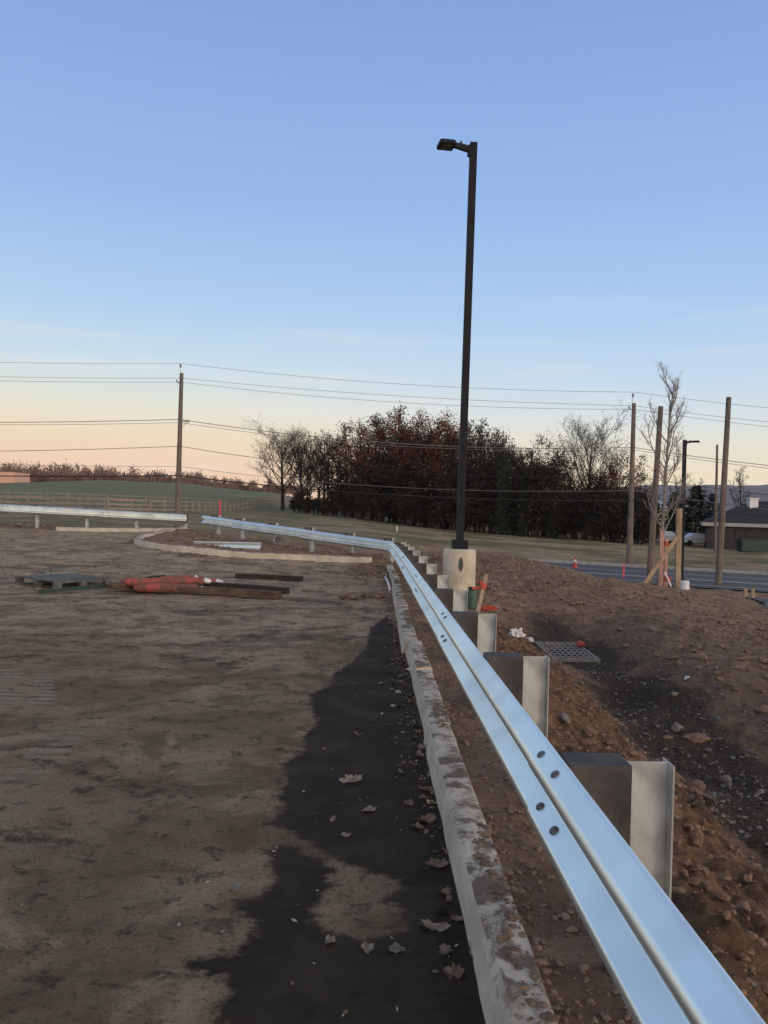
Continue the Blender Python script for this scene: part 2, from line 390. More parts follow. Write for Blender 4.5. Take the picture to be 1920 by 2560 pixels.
def wood(name, c1, c2, sc=2.5, ax=2):
    t = NT(name); mp = t.n('ShaderNodeMapping'); s = [9, 9, 9]; s[ax] = .8; mp.inputs['Scale'].default_value = s; t.L(t.coord(), mp.inputs[0])
    n = t.noise(sc, 6, .6, vec=mp.outputs[0], dist=.4)
    c = t.mix(t.mapr(n, .35, .65), c1, c2); c = t.mix(t.mapr(t.noise(1.1, 5), .45, .65, 0, .5), c, tuple(v * .6 for v in c1[:3]) + (1,))
    t.set(c, .9, 0, .2); t.bump(n, .006, .6); return t.m
M['pole_wood'] = wood('weathered_pole_wood', C(.12, .095, .08), C(.22, .18, .152))
M['new_wood'] = wood('pale_lumber', C(.26, .19, .12), C(.40, .31, .21))
M['fence_wood'] = wood('fence_board', C(.24, .19, .145), C(.36, .30, .24), 2.5, 0)
M['fence_old'] = wood('grey_fence_board', C(.19, .17, .14), C(.29, .26, .215), 2.5, 0)
M['board'] = wood('muddy_board', C(.08, .05, .033), C(.17, .115, .078), 2.5, 0)
M['dark_board'] = wood('dark_wet_board', C(.035, .026, .02), C(.07, .055, .045), 2.5, 0)
M['pallet'] = wood('grey_green_pallet', C(.09, .095, .085), C(.19, .195, .175), 2.5, 0)
def net_mat():
    t = NT('orange_safety_mesh'); w = t.n('ShaderNodeTexWave'); w.inputs['Scale'].default_value = 14; w.inputs['Distortion'].default_value = 1.5; t.L(t.coord(), w.inputs['Vector'])
    c = t.mix(t.mapr(w.outputs['Fac'], .3, .7), C(.36, .07, .06), C(.46, .12, .10)); c = t.mix(t.mapr(t.noise(5, 5, .6), .42, .56, 0, .85), c, C(.17, .10, .065))
    t.set(c, .6, 0, .4); t.bump(t.math('ADD', t.noise(12, 5, .6), t.math('MULTIPLY', w.outputs['Fac'], .4)), .03, .8); return t.m
M['net'] = net_mat()
M['orange'] = simple('orange_ribbon', C(.36, .055, .028), C(.5, .09, .045), 8, .6)
M['pink'] = simple('pink_paint', C(.6, .06, .09), C(.7, .10, .14), 8, .6)
M['white'] = simple('white_plastic', C(.6, .6, .6), C(.75, .74, .72), 8, .5)
M['green_plastic'] = simple('green_plastic', C(.03, .075, .05), C(.05, .11, .07), 8, .5)
M['tpost'] = simple('green_steel_post', C(.02, .045, .035), C(.04, .06, .05), 8, .6, .3)
M['iron'] = simple('cast_iron', C(.17, .155, .14), C(.26, .24, .215), 12, .8, 0, .003)
M['pinkwood'] = wood('pink_tinted_board', C(.38, .20, .15), C(.5, .30, .23))
M['pit_shade'] = simple('drain_shade', C(.008, .008, .008), C(.012, .012, .012), 12, .9)
M['wire'] = simple('wire_black', C(.012, .012, .014), C(.02, .02, .022), 5, .7, 0, 0)
M['wire_grey'] = simple('wire_aluminium', C(.14, .145, .15), C(.18, .18, .19), 5, .6, 0, 0)
M['bark'] = simple('bark', C(.03, .024, .021), C(.052, .041, .035), 3, .95, 0, .02, 12, .1)
M['bark_pale'] = simple('pale_bark', C(.17, .15, .135), C(.26, .235, .215), 4, .95, 0, .01, 20, .1)
M['ivy'] = simple('ivy_leaf', C(.010, .018, .010), C(.022, .032, .016), 2, .8, 0, 0)
def leafm(name, a, b, sc=.7): return simple(name, a, b, sc, .85, 0, 0, None, .15)
M['rust'] = leafm('rust_leaf', C(.030, .023, .019), C(.052, .037, .028))
M['red'] = leafm('sunlit_red_leaf', C(.115, .034, .024), C(.20, .060, .037))  # red of the sunlit crown tops, put into the leaf colour
M['orangeleaf'] = leafm('orange_leaf', C(.16, .062, .032), C(.25, .095, .046))
M['brownleaf'] = leafm('brown_leaf', C(.020, .017, .015), C(.036, .028, .024))
M['olive'] = leafm('olive_leaf', C(.030, .026, .015), C(.05, .042, .024))
M['needle'] = leafm('conifer_needle', C(.012, .026, .016), C(.026, .045, .026))
M['fartwig'] = simple('far_twig', C(.16, .10, .085), C(.25, .165, .135), .2, .95, 0, 0)
M['brick'] = simple('grey_brick', C(.036, .031, .032), C(.054, .046, .046), 3, .9)
M['roof'] = simple('dark_roof_shingle', C(.02, .02, .026), C(.035, .034, .042), 5, .9)
M['cream'] = simple('cream_cladding', C(.45, .38, .29), C(.52, .45, .35), 3, .8)
M['glass'] = simple('dark_glass', C(.02, .022, .028), C(.03, .032, .038), 3, .15, 0, 0)
M['carwhite'] = simple('white_car_paint', C(.55, .56, .58), C(.6, .61, .63), 3, .3, 0, 0)
M['cardark'] = simple('dark_car_paint', C(.03, .04, .06), C(.04, .05, .07), 3, .3, 0, 0)
M['tyre'] = simple('tyre_rubber', C(.015, .015, .015), C(.02, .02, .02), 3, .9, 0, 0)
M['ridge'] = simple('hazy_ridge_forest', C(.09, .09, .11), C(.12, .115, .13), .004, .95, 0, 0)  # blue-grey of distance haze is partly put into this base colour
M['stone'] = simple('rubble_stone', C(.15, .125, .10), C(.26, .22, .18), 9, .9, 0, .01, 40)
M['stone_red'] = simple('red_shale_stone', C(.15, .095, .06), C(.23, .15, .10), 9, .9, 0, .01, 40)
M['clod'] = simple('earth_clod', C(.12, .083, .057), C(.22, .155, .108), 14, .95, 0, .01, 60)
M['clod_red'] = simple('red_earth_clod', C(.15, .088, .054), C(.27, .165, .105), 14, .95, 0, .01, 60)
M['chip'] = simple('grey_stone_chip', C(.07, .066, .062), C(.20, .19, .175), 30, .85, 0, 0)
M['deadleaf'] = simple('dead_leaf', C(.14, .115, .088), C(.27, .225, .175), 25, .8, 0, .004)
M['greyleaf'] = simple('grey_dead_leaf', C(.10, .085, .07), C(.19, .165, .14), 25, .8, 0, .004)
M['chaff'] = simple('pale_chaff', C(.25, .24, .21), C(.42, .41, .38), 25, .8, 0, 0)
M['redleaf'] = simple('reddish_dead_leaf', C(.12, .075, .05), C(.20, .13, .09), 25, .8, 0, .004)
M['straw'] = simple('straw_yellow', C(.35, .27, .12), C(.45, .36, .18), 25, .8, 0, 0)
# ------------------------------------------------------------------ the ground sheet
def axis(lo, hi, d0, far, g):
    a = list(np.arange(lo, hi, d0)); x = a[-1]; d = d0
    while x < far: d = d * (1 + g) if d < 1e9 else d; x += d; a.append(x)
    x = a[0]; d = d0; pre = []
    while x > -far: d *= 1 + g; x -= d; pre.append(x)
    return np.array(pre[::-1] + a)
WET = [(835,1330),(800,1358),(790,1400),(760,1430),(720,1455),(715,1480),(668,1500),(672,1530),(687,1560),(655,1590),(662,1620),(612,1650),(620,1690),(600,1720),(610,1750),(582,1782),(640,1803),
 (690,1832),(742,1862),(790,1880),(868,1902),(872,1928),(812,1940),(866,1962),(872,2008),(790,2030),(700,2014),(665,1990),(700,1925),(722,1880),(690,1850),(612,1825),(570,1836),(585,1872),(602,1900),(560,1935),(508,1944),(502,1962),
 (560,2000),(540,2035),(500,2062),(402,2078),(408,2096),(480,2110),(492,2140),(480,2170),(470,2212),(440,2320),(430,2700),(1150,2700),(1090,2212),(1010,1900),(930,1640),(880,1400)]
k_ = 2560 / 2212
WETW = [tuple(G(x * k_, y * k_, 0))[:2] for x, y in WET]
WETW = [((kerbX(y) + .1), y) if x > kerbX(y) - .12 else (x, y) for x, y in WETW]
def build_ground():
    xs = axis(-3.2, 4.6, .026, 3600, .042)
    ys = list(np.arange(1.6, 4.0, .024)); y = ys[-1]
    while y < 3600: y += max(.024, y * .0062) if y < 260 else y * .03; ys.append(y)
    pre = []; y = 1.6; d = .03
    while y > -3600: d *= 1.10; y -= d; pre.append(y)
    ys = np.array(pre[::-1] + ys)
    X, Y = np.meshgrid(xs, ys); nx, ny = len(xs), len(ys)
    Z = H(X.ravel(), Y.ravel())
    x = X.ravel(); y = Y.ravel()
    me = bpy.data.meshes.new('ground'); me.vertices.add(nx * ny)
    me.vertices.foreach_set('co', np.stack([x, y, Z], 1).ravel())
    i = np.arange(nx * ny).reshape(ny, nx); q = np.stack([i[:-1, :-1], i[:-1, 1:], i[1:, 1:], i[1:, :-1]], -1).reshape(-1, 4)
    me.loops.add(q.size); me.loops.foreach_set('vertex_index', q.ravel().astype(np.int32))
    me.polygons.add(len(q)); me.polygons.foreach_set('loop_start', np.arange(0, q.size, 4, dtype=np.int32)); me.polygons.foreach_set('use_smooth', np.ones(len(q), bool))
    me.update(calc_edges=True)
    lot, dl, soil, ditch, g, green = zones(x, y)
    w = np.full(x.shape, -1.0); m = (x > -3) & (x < 1.2) & (y > .8) & (y < 16)
    w[m] = dseg(x[m], y[m], WETW, True) * np.where(inside(x[m], y[m], WETW), 1, -1)
    # dark scraped asphalt showing through further up the lot
    scr = sst(7.5, 10, y + fbm(x, y, .6, 3, 3) * 2) * (1 - sst(26, 30, y)) * (.45 + .55 * sst(-.2, .2, fbm(x * .5, y, .5, 3, 15)))
    # tyre tread prints
    def tread(cx0, w0, y0, y1, cx1=None):
        cx = cx0 + (0 if cx1 is None else (cx1 - cx0)) * (y - y0) / (y1 - y0)
        lug = 1.0
        return lug * (1 - sst(w0 * .8, w0, np.abs(x - cx))) * sst(y0, y0 + .6, y) * (1 - sst(y1 - .8, y1, y)) * (.5 + .5 * sst(-.2, .2, fbm(x, y, 1.5, 3, 44)))
    a1 = G(55, 1800, 0); a2 = G(118, 1780, 0)
    tr = np.maximum(tread(-2.93, .12, 6.5, 8.6, -3.80), tread(-2.66, .12, 6.5, 8.6, -3.50)) * .95
    tr = np.maximum(tr, tread(-2.35, .10, 3.0, 6.6, -2.66) * .3)
    tr = np.maximum(tr, tread(-1.75, .16, 2.2, 6.6, -2.35) * .35)
    tr = np.maximum(tr, tread(-1.5, .14, 8.5, 12.5, -3.2) * .25); mud = np.zeros(x.shape)
    for q0 in ((190, 1603, 300, 1612, .07), (300, 1612, 350, 1622, .05), (-60, 1585, 150, 1588, .06), (490, 1612, 620, 1592, .10), (-50, 1648, 66, 1642, .06), (560, 1660, 640, 1640, .08), (100, 1500, 300, 1495, .15), (520, 1528, 700, 1520, .2), (420, 1640, 520, 1650, .05), (100, 1900, 420, 1990, .05), (-20, 2080, 160, 2110, .07)):
        sx0, sy0 = G(q0[0], q0[1], 0)[:2]; sx1, sy1 = G(q0[2], q0[3], 0)[:2]; mud = np.maximum(mud, 1 - sst(q0[4] * .4, q0[4] * 1.6, dseg(x, y, [(sx0, sy0), (sx1, sy1)]) + fbm(x, y, 3, 3, 9) * .12))
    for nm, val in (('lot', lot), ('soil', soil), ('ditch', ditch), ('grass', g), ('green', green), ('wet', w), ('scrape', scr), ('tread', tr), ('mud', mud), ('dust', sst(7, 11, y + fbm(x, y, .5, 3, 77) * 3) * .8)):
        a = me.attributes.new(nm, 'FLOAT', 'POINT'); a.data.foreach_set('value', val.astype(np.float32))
    me.materials.append(M['ground'])
    o = bpy.data.objects.new('ground', me); COL.objects.link(o); tag(o, kind='structure')
build_ground()

# ------------------------------------------------------------------ kerbs (setting)
def sweep(name, path, prof, mat, zf, jit=.006, seed=1, step=.05, close_ends=True, kind='structure'):
    """path: xy points, prof: (across to the right of travel, up)"""
    L = [0]
    for a, b in zip(path, path[1:]): L.append(L[-1] + math.dist(a, b))
    n = max(2, int(L[-1] / step)); S = np.linspace(0, L[-1], n + 1)
    px = np.interp(S, L, [p[0] for p in path]); py = np.interp(S, L, [p[1] for p in path])
    dx = np.gradient(px); dy = np.gradient(py); l = np.hypot(dx, dy); dx /= l; dy /= l
    mb = MB(); vs = []; m = len(prof)
    for j, (a, z) in enumerate(prof):
        X = px + dy * a; Y = py - dx * a
        nz = fbm(S * 1., np.full(S.shape, j * 3.3 + seed), 6, 4, 11) * jit; nx_ = fbm(S, np.full(S.shape, j * 5.1 + seed), 1.6, 3, 12) * jit * .5
        Zb = zf(px, py) + z + (nz if z > .02 else 0)
        vs.append(np.stack([X + dy * nx_, Y - dx * nx_, Zb], 1))
    V = np.stack(vs, 1).reshape(-1, 3)
    fs = [(i * m + j, i * m + j + 1, (i + 1) * m + j + 1, (i + 1) * m + j) for i in range(n) for j in range(m - 1)]
    if close_ends: fs += [tuple(range(m)), tuple(n * m + j for j in range(m - 1, -1, -1))]
    mb.add(V.tolist(), fs)
    o = mb.build(name, mat, smooth=False); tag(o, kind=kind); return o
KP = [(0, -.12), (.0, .0), (.012, .07), (.024, .122), (.034, .142), (.05, .151), (.11, .155), (.168, .152), (.186, .140), (.195, .08), (.195, -.1)]
joints = [-2.5, 1.6, 4.38, 6.02, 8.0, 9.65, 11.4, 13.1, 14.9, 16.8, 18.9, 20.8, 22.5]
for i, (a, b) in enumerate(zip(joints, joints[1:])):
    off = rnd.uniform(-.02, .02) + (-.035 if 9 < a < 12 else 0) ; zz = rnd.uniform(-.014, .014); tw = rnd.uniform(-.006, .006)
    sweep('kerb', [(kerbX(a) + off, a + .014), (kerbX(b) + off + tw, b - .014)], KP, M['concrete'], lambda X, Y, zz=zz: Hraw(X * 0 - .6, Y) * 0 + .25 * np.maximum(0, Hraw(X * 0 - .5, Y)) + zz, .012, i * 7)
def lotz(X, Y): return Hraw(X, Y)
def offp(path, d):
    out = []
    for i, p in enumerate(path):
        a = path[max(i - 1, 0)]; b = path[min(i + 1, len(path) - 1)]; l = math.dist(a, b); out.append((p[0] + (b[1] - a[1]) / l * d, p[1] - (b[0] - a[0]) / l * d))
    return out
def smooth_path(p, n=8):
    out = []
    for i in range(len(p) - 1):
        a = p[max(i - 1, 0)]; b = p[i]; c = p[i + 1]; d = p[min(i + 2, len(p) - 1)]
        for k in range(n):
            t = k / n; out.append(tuple(.5 * (2 * b[q] + (c[q] - a[q]) * t + (2 * a[q] - 5 * b[q] + 4 * c[q] - d[q]) * t * t + (3 * b[q] - a[q] - 3 * c[q] + d[q]) * t ** 3) for q in (0, 1)))
    return out + [p[-1]]
isl = smooth_path(ISL)
def zlow(X, Y):      # the lot level just outside the island kerb
    return Hraw(X, Y) - .015
cuts = [0, 13, 24, 33, 46, len(isl) - 1]
for i, (a, b) in enumerate(zip(cuts, cuts[1:])):
    sweep('kerb', isl[a:b + 1], [(p_, z_ * 1.25) for p_, z_ in KP], M['concrete'], zlow, .008, 40 + i, .12)
sweep('kerb', K3[:2], KP, M['concrete'], zlow, .006, 60, .15); sweep('kerb', K3[1:], KP, M['concrete'], zlow, .006, 61, .15)

# ------------------------------------------------------------------ the road on the right
def rp(s, t, z): return (RA[0] + RD[0] * s + RN[0] * t, RA[1] + RD[1] * s + RN[1] * t, z)
mb = MB(); mb.add([rp(-3, .02, RZ), rp(110, .02, RZ), rp(110, 11.8, RZ), rp(-3, 11.8, RZ)], [(0, 1, 2, 3)]); tag(mb.build('road', M['asphalt']), kind='structure')
mb = MB()
for t in (3.6, 6.9, 7.2, 10.3):
    mb.add([rp(-3, t, RZ + .004), rp(110, t, RZ + .004), rp(110, t + .13, RZ + .004), rp(-3, t + .13, RZ + .004)], [(0, 1, 2, 3)])
tag(mb.build('road_markings', M['paint']), kind='structure')
mb = MB(); a, b = rp(-3, -.1, RZ + .02), rp(110, -.1, RZ + .02); mb.bar(a, b, .2, .30); tag(mb.build('road_kerb', M['kerb_far']), kind='structure')
# patch of new paving at the right edge
pa = [G(1850, 1500, -1.0), G(2300, 1530, -1.0), G(2300, 1640, -.9), G(1920, 1548, -.9)]
PV = []
def strip(name, pts, zoff, mat):
    # fan of quads draped on the terrain
    mb = MB(); n = 24; vs = []
    for i in range(n + 1):
        for j in range(n + 1):
            u, v = i / n, j / n
            p = (pts[0] * (1 - u) + pts[1] * u) * (1 - v) + (pts[3] * (1 - u) + pts[2] * u) * v
            vs.append((p.x, p.y, 0))
    V = np.array(vs); V[:, 2] = H(V[:, 0], V[:, 1]) + zoff
    mb.add(V.tolist(), [(i * (n + 1) + j, (i + 1) * (n + 1) + j, (i + 1) * (n + 1) + j + 1, i * (n + 1) + j + 1) for i in range(n) for j in range(n)])
    return tag(mb.build(name, mat, smooth=True), kind='structure')
strip('pavement', pa, .05, M['asphalt'])
e0, e1 = pa[3], pa[2]
mb = MB(); mb.bar((e0.x, e0.y, h1(e0.x, e0.y) + .04), (e1.x, e1.y, h1(e1.x, e1.y) + .04), .15, .15); tag(mb.build('pavement_kerb', M['kerb_far']), kind='structure')

# ------------------------------------------------------------------ guardrails
# W profile: (forward, up) about the beam centre
WP = [(.010, .156), (.022, .150), (.072, .112), (.081, .100), (.083, .088), (.080, .075), (.012, .026), (.003, .012), (.0, 0)]
def _dens(w):
    o = [w[0]]
    for p, q in zip(w, w[1:]):
        if math.dist(p, q) > .03:
            for t in (.08, .92): o.append((p[0] + (q[0] - p[0]) * t, p[1] + (q[1] - p[1]) * t))
        o.append(q)
    return o
WP = _dens(WP); WP = WP + [(a, -b) for a, b in WP[-2::-1]]
def wbeam(p0, p1, nrm, grow=.0, thick=.0045, n=6, up=(0, 0, 1)):
    p0 = Vector(p0); p1 = Vector(p1); nrm = Vector(nrm); up = Vector(up); mb = MB(); m = len(WP); vs = []
    for i in range(n + 1):
        t = i / n; c = p0.lerp(p1, t); g = grow * (t - .5) * 2
        for a, z in WP: vs.append(c + nrm * (a + g * .8 + thick) + up * z * (1 + g * 5))
        for a, z in WP: vs.append(c + nrm * (a + g * .8 - thick * 0) + up * z * (1 + g * 5) * .985)
    fs = []
    for i in range(n):
        for j in range(m - 1):
            a = i * 2 * m + j; b = a + 2 * m; fs += [(a, b, b + 1, a + 1), (a + m, a + m + 1, b + m + 1, b + m)]
        a = i * 2 * m; b = a + 2 * m; fs += [(a, a + m, b + m, b), (a + m - 1, b + m - 1, b + 2 * m - 1, a + 2 * m - 1)]
    for e in (0, n * 2 * m): fs += [(e + j, e + j + 1, e + m + j + 1, e + m + j) for j in range(m - 1)]
    mb.add(vs, fs); return mb
def post_mesh():       # H section, along +z from -1.25 to 0, flanges across x, web along y(depth)
    mb = MB(); d, w, t = .150, .100, .006; h = 1.25
    mb.box((0, t / 2, -h / 2), (w, t, h)); mb.box((0, d - t / 2, -h / 2), (w, t, h)); mb.box((0, d / 2, -h / 2), (.0055, d - 2 * t - .001, h))
    return mb
me_post = None; me_block = None; me_bolt = None
def shared(mb, name, mat, cache={}, **k):
    if name not in cache:
        o = mb.build(name, mat, **k); me = o.data; bpy.data.objects.remove(o); cache[name] = me
    return cache[name]
pm = shared(post_mesh(), 'post', M['galv_post'])
def block_mb():
    mb = MB(); mb.box((0, .105, -.178), (.145, .205, .355)); return mb
bm_ = shared(block_mb(), 'offset_block', M['block'])
def bolt_mb():
    mb = MB(); n = 12; vs = []
    for r, z in ((.017, 0), (.0165, .004), (.012, .008), (.005, .0095)):
        for k in range(n): vs.append((r * math.cos(k * 2 * math.pi / n) * 1.15, r * math.sin(k * 2 * math.pi / n), z))
    mb.add(vs, [(i * n + k, i * n + (k + 1) % n, (i + 1) * n + (k + 1) % n, (i + 1) * n + k) for i in range(3) for k in range(n)] + [tuple(3 * n + k for k in range(n))]); return mb
bo_ = shared(bolt_mb(), 'bolt', M['bolt'], smooth=True)
def put(me, name, parent, mat):
    o = bpy.data.objects.new(name, me); COL.objects.link(o); o.parent = parent; o.matrix_local = mat; return o
def guardrail(label, line, splices, posts, base, bolts_to=99, rise=0.0):
    """line: function s -> top edge point (x,y,z); splices, posts: stations"""
    g = empty('guardrail', base, label, 'guardrail'); inv = Matrix.Translation(-Vector(base))
    def fr(s):
        p = Vector(line(s)); t = (Vector(line(s + .05)) - Vector(line(s - .05))); t.z = 0; t.normalize(); return p, t, Vector((-t.y, t.x, 0))
    for a, b in zip(splices, splices[1:]):
        pa_, ta, na = fr(a + .03); pb, tb, nb = fr(b - .03); mid, tm, nm = fr((a + b) / 2)
        c0 = pa_ - tm * .19 * (a != splices[0]) - Vector((0, 0, .156)); c1 = pb + tm * .19 * (b != splices[-1]) - Vector((0, 0, .156))
        o = wbeam(inv @ c0, inv @ c1, nm, .0035).build('rail_beam', M['galv'], g, smooth=True)
        e = o.modifiers.new('edge', 'EDGE_SPLIT'); e.split_angle = R(75)
    for s in splices[1:-1]:
        if s > bolts_to: continue
        p, t, n = fr(s); c = p - Vector((0, 0, .156))
        for ds in (-.108, .108):
            for (a1, z1), (a2, z2) in (((.022, .150), (.072, .112)), ((.012, -.026), (.080, -.075)), ((.080, .075), (.012, .026)), ((.072, -.112), (.022, -.150))):
                m = c + t * ds + n * ((a1 + a2) / 2 + .0075) + Vector((0, 0, (z1 + z2) / 2))
                d = (n * (a2 - a1) + Vector((0, 0, z2 - z1))).normalized(); nn = d.cross(t).normalized()
                if nn.dot(n) < 0: nn = -nn
                put(bo_, 'bolt', g, inv @ (Matrix.Translation(m) @ Matrix((t, nn.cross(t), nn)).transposed().to_4x4()))
    rr = random.Random(len(posts))
    for s in posts:
        p, t, n = fr(s)
        tw = rr.uniform(-.03, .03); dz = rr.uniform(-.008, .008)
        # local y goes backwards from the rail
        Rm = Matrix((t, -n, Vector((0, 0, 1)))).transposed().to_4x4()
        Mx = Matrix.Translation(p + Vector((0, 0, .004 + dz + rise))) @ Rm @ Matrix.Rotation(tw * .5, 4, 'Z')
        put(bm_, 'offset_block', g, inv @ Mx @ Matrix.Translation((0, .0, 0)))
        put(pm, 'post', g, inv @ Mx @ Matrix.Translation((0, .209, -.006)) @ Matrix.Rotation(rr.uniform(-.012, .012), 4, 'Y') @ Matrix.Scale(1.0, 4))
    return g
def line1(s):
    return (railX(s), s, .873 - .12 * max(0, (s - 15) / 8.3) ** 1.5)
guardrail('long galvanised guardrail running away from the camera beside the near kerb', line1, [-1.1, 2.79, 6.6, 10.41, 14.22, 18.03, 21.84, 23.3],
          [.885 + 1.905 * k for k in range(0, 12)] , (railX(3), 3, .1))
c1 = Vector(line1(23.3)); e1_ = P(508, 1289, 30.2); e1_ = Vector(e1_)
L2 = (e1_.xy - c1.xy).length
def line2(s):
    v = c1.lerp(e1_, s / L2); v.z += .0; return tuple(v)
ps = []
dirn = (e1_ - c1).xy.normalized()
sp2 = [-.05, 3.8, 7.6, L2 - .0]
guardrail('galvanised guardrail section slanting behind the dirt island, joined to the long rail', line2, sp2, [.25, 1.9, 3.8, 5.7, 7.6, L2 - .6], (-3, 27, .4), rise=.06)
a3 = P(469, 1286, 31.4); b3 = P(0, 1260, 31.4); dz3 = (b3.z - a3.z) / (a3.x - b3.x)
def line3(s): return (a3.x - s, 31.4 + .0 * s, a3.z + dz3 * min(s, 9))
guardrail('galvanised guardrail section at the far left edge of the lot, ending at the gap', line3, [0, 3.1, 6.9, 10.7, 14.5], [.1, 2.0, 3.9, 5.8, 7.7, 9.6, 11.5, 13.4], (a3.x - 5, 31.4, .6), rise=.03)
# loose length of beam on the island
q0 = G(482, 1372, .47); q1 = G(652, 1380, .33)
q0 = P(485, 1364, 24.9); q1 = P(652, 1368, 24.2)
o = wbeam(q0, q1, Vector((-.02, -.72, .69)).normalized(), 0, up=Vector((0, .69, .72)).normalized()).build('loose_rail_beam', M['galv'], smooth=True)
o.modifiers.new('edge', 'EDGE_SPLIT').split_angle = R(60)
tag(o, 'short loose length of galvanised rail beam lying on the dirt island behind the kerb', 'rail beam')
hb = MB()
for a, z in ((.06, .12), (.06, -.12)):
    pass

# ------------------------------------------------------------------ street lamps
def lamp(base, top_z, lean, label, w=.135, seat=.96, arm=(-1, 0), arm_len=.62, concrete_r=.305, head_rot=0, depth=.5, white=False):
    L = empty('street_lamp', base, label, 'street lamp'); bz = base[2]
    # concrete pier with rounded arrises
    n = 56; vs = []; hC = seat - bz
    pf = [(concrete_r * .96, -depth), (concrete_r, -.1), (concrete_r, hC - .04), (concrete_r - .01, hC - .015), (concrete_r - .035, hC), (.02, hC)]
    mb = MB()
    for r, z in pf:
        for k in range(n):
            q = 2 * math.pi * k / n; rr_ = r * (1.0 + (.012 if abs(k - 51) < 1 and r > .2 else 0)); vs.append((rr_ * math.cos(q), rr_ * math.sin(q), z))
    mb.add(vs, [(i * n + k, i * n + (k + 1) % n, (i + 1) * n + (k + 1) % n, (i + 1) * n + k) for i in range(len(pf) - 1) for k in range(n)])
    cb = mb.build('concrete_base', M['concrete_clean'], L, smooth=True); cb.modifiers.new('e', 'EDGE_SPLIT').split_angle = R(50)
    # hand hole: rim ring and dark oval instead of a recess, wrapped on the pier
    if not white:
        mb = MB(); n2 = 28; vs = []; cz = hC - .27; az = -math.pi / 2 - .00
        for (sx, sz, rad) in ((.052, .142, .002), (.050, .140, .007), (.043, .130, .007), (.042, .128, -.03)):
            for k in range(n2):
                q = 2 * math.pi * k / n2; aa = az + sx * math.cos(q) / concrete_r; r = concrete_r + rad; vs.append((r * math.cos(aa), r * math.sin(aa), cz + sz * math.sin(q)))
        mb.add(vs, [(i * n2 + k, (i + 1) * n2 + k, (i + 1) * n2 + (k + 1) % n2, i * n2 + (k + 1) % n2) for i in range(2) for k in range(n2)], 0)
        hh = mb.build('hand_hole', M['concrete_clean'], L)
        mb = MB(); vs = []
        for k in range(n2):
            q = 2 * math.pi * k / n2; aa = az + .043 * math.cos(q) / concrete_r; r = concrete_r + .004; vs.append((r * math.cos(aa), r * math.sin(aa), cz + .130 * math.sin(q)))
        mb.add(vs, [tuple(range(n2))]); mb.box((0, -concrete_r - .008, cz), (.07, .012, .012))
        mb.build('hole_oval', simple('dark_hole_oval', C(.07, .068, .064), C(.12, .115, .105), 18, .8), hh)
    mb = MB(); mb.box((0, 0, hC + .085), (w * 2.15, w * 2.15, .17)); mb.build('base_cover', M['black'], L, bevel=.008)
    top = top_z - bz; mb = MB(); lx, ly = lean
    mb.bar((0, 0, hC + .16), (lx, ly, top), w, w, up=(0, 1, 0)); mb.build('pole', M['black'], L, bevel=.006)
    ax, ay = arm; t = Vector((ax, ay, 0)).normalized(); s = Vector((-t.y, t.x, 0)); c = Vector((lx, ly, top))
    def q(a, b, z): return c + t * a + s * b + Vector((0, 0, z))
    mb = MB()
    # arm: tapering curved channel
    prof = [(w / 2 - .003, -.07, -.17, .05), (w / 2 + .06, -.06, -.165, .045), (w / 2 + .14, -.045, -.15, .04), (w / 2 + .30, -.03, -.115, .04), (w / 2 + .42, -.025, -.10, .04)]
    vs = []
    for a, z1, z0, hw in prof:
        vs += [q(a, -hw, z0), q(a, hw, z0), q(a, hw, z1), q(a, -hw, z1)]
    mb.add(vs, [(i * 4 + k, i * 4 + (k + 1) % 4, i * 4 + 4 + (k + 1) % 4, i * 4 + 4 + k) for i in range(len(prof) - 1) for k in range(4)] + [(3, 2, 1, 0), (16, 17, 18, 19)])
    mb.bar(q(w / 2 + .012, 0, -.05), q(w / 2 + .012, 0, -.255), .09, .05, up=t); ar = mb.build('arm', M['black'], L, bevel=.004)
    mb = MB(); mb.tube([q(w / 2 + .17, 0, -.045), q(w / 2 + .17, 0, .01)], [.03, .022], 12); mb.build('photocell', M['lens'], ar, smooth=False)
    # head: flat rounded tray
    a0 = w / 2 + .30; a1 = a0 + .30
    mb = MB(); cp = []
    hw = .17; ring = []
    for (ca, cb_, st) in ((a1 - .03, hw - .03, 0), (a0 + .03, hw - .03, 1), (a0 + .03, -hw + .03, 2), (a1 - .03, -hw + .03, 3)):
        for k in range(4):
            qq = math.pi / 2 * (st + k / 3); ring.append((ca + .03 * math.cos(qq), cb_ + .03 * math.sin(qq)))
    N = len(ring); tilt = -.20
    def hz(a, b): return -(a - a0) * 0 + (b) * tilt * 0
    vs = [q(a, b, -.115) for a, b in ring] + [q(a, b, -.055) for a, b in ring] + [q(a0 + (a - a0) * .8 + .03, b * .8, -.03) for a, b in ring]
    mb.add(vs, [tuple(range(N)), tuple(2 * N + k for k in range(N))] + [(i * N + k, i * N + (k + 1) % N, (i + 1) * N + (k + 1) % N, (i + 1) * N + k) for i in range(2) for k in range(N)])
    hd = mb.build('lamp_head', M['black'], L)
    mb = MB()
    for b0 in (-.075, .075):
        vs = [q(a0 + .05, b0 - .06, -.119), q(a1 - .05, b0 - .06, -.119), q(a1 - .05, b0 + .06, -.119), q(a0 + .05, b0 + .06, -.119)]; mb.add(vs, [(0, 3, 2, 1)])
    mb.build('lens', M['lens'], hd)
    return L
tp = P(1184, 358, 15.4); bs = P(1149, 1372, 15.4)
lamp((bs.x, 15.4, .02), tp.z, (tp.x - bs.x, 0), 'tall black lamp post on a round concrete pier behind the long guardrail', seat=bs.z + .0, arm=(-1, -.17))
tp = P(1712, 1100, 41); b2 = P(1703, 1455, 41)
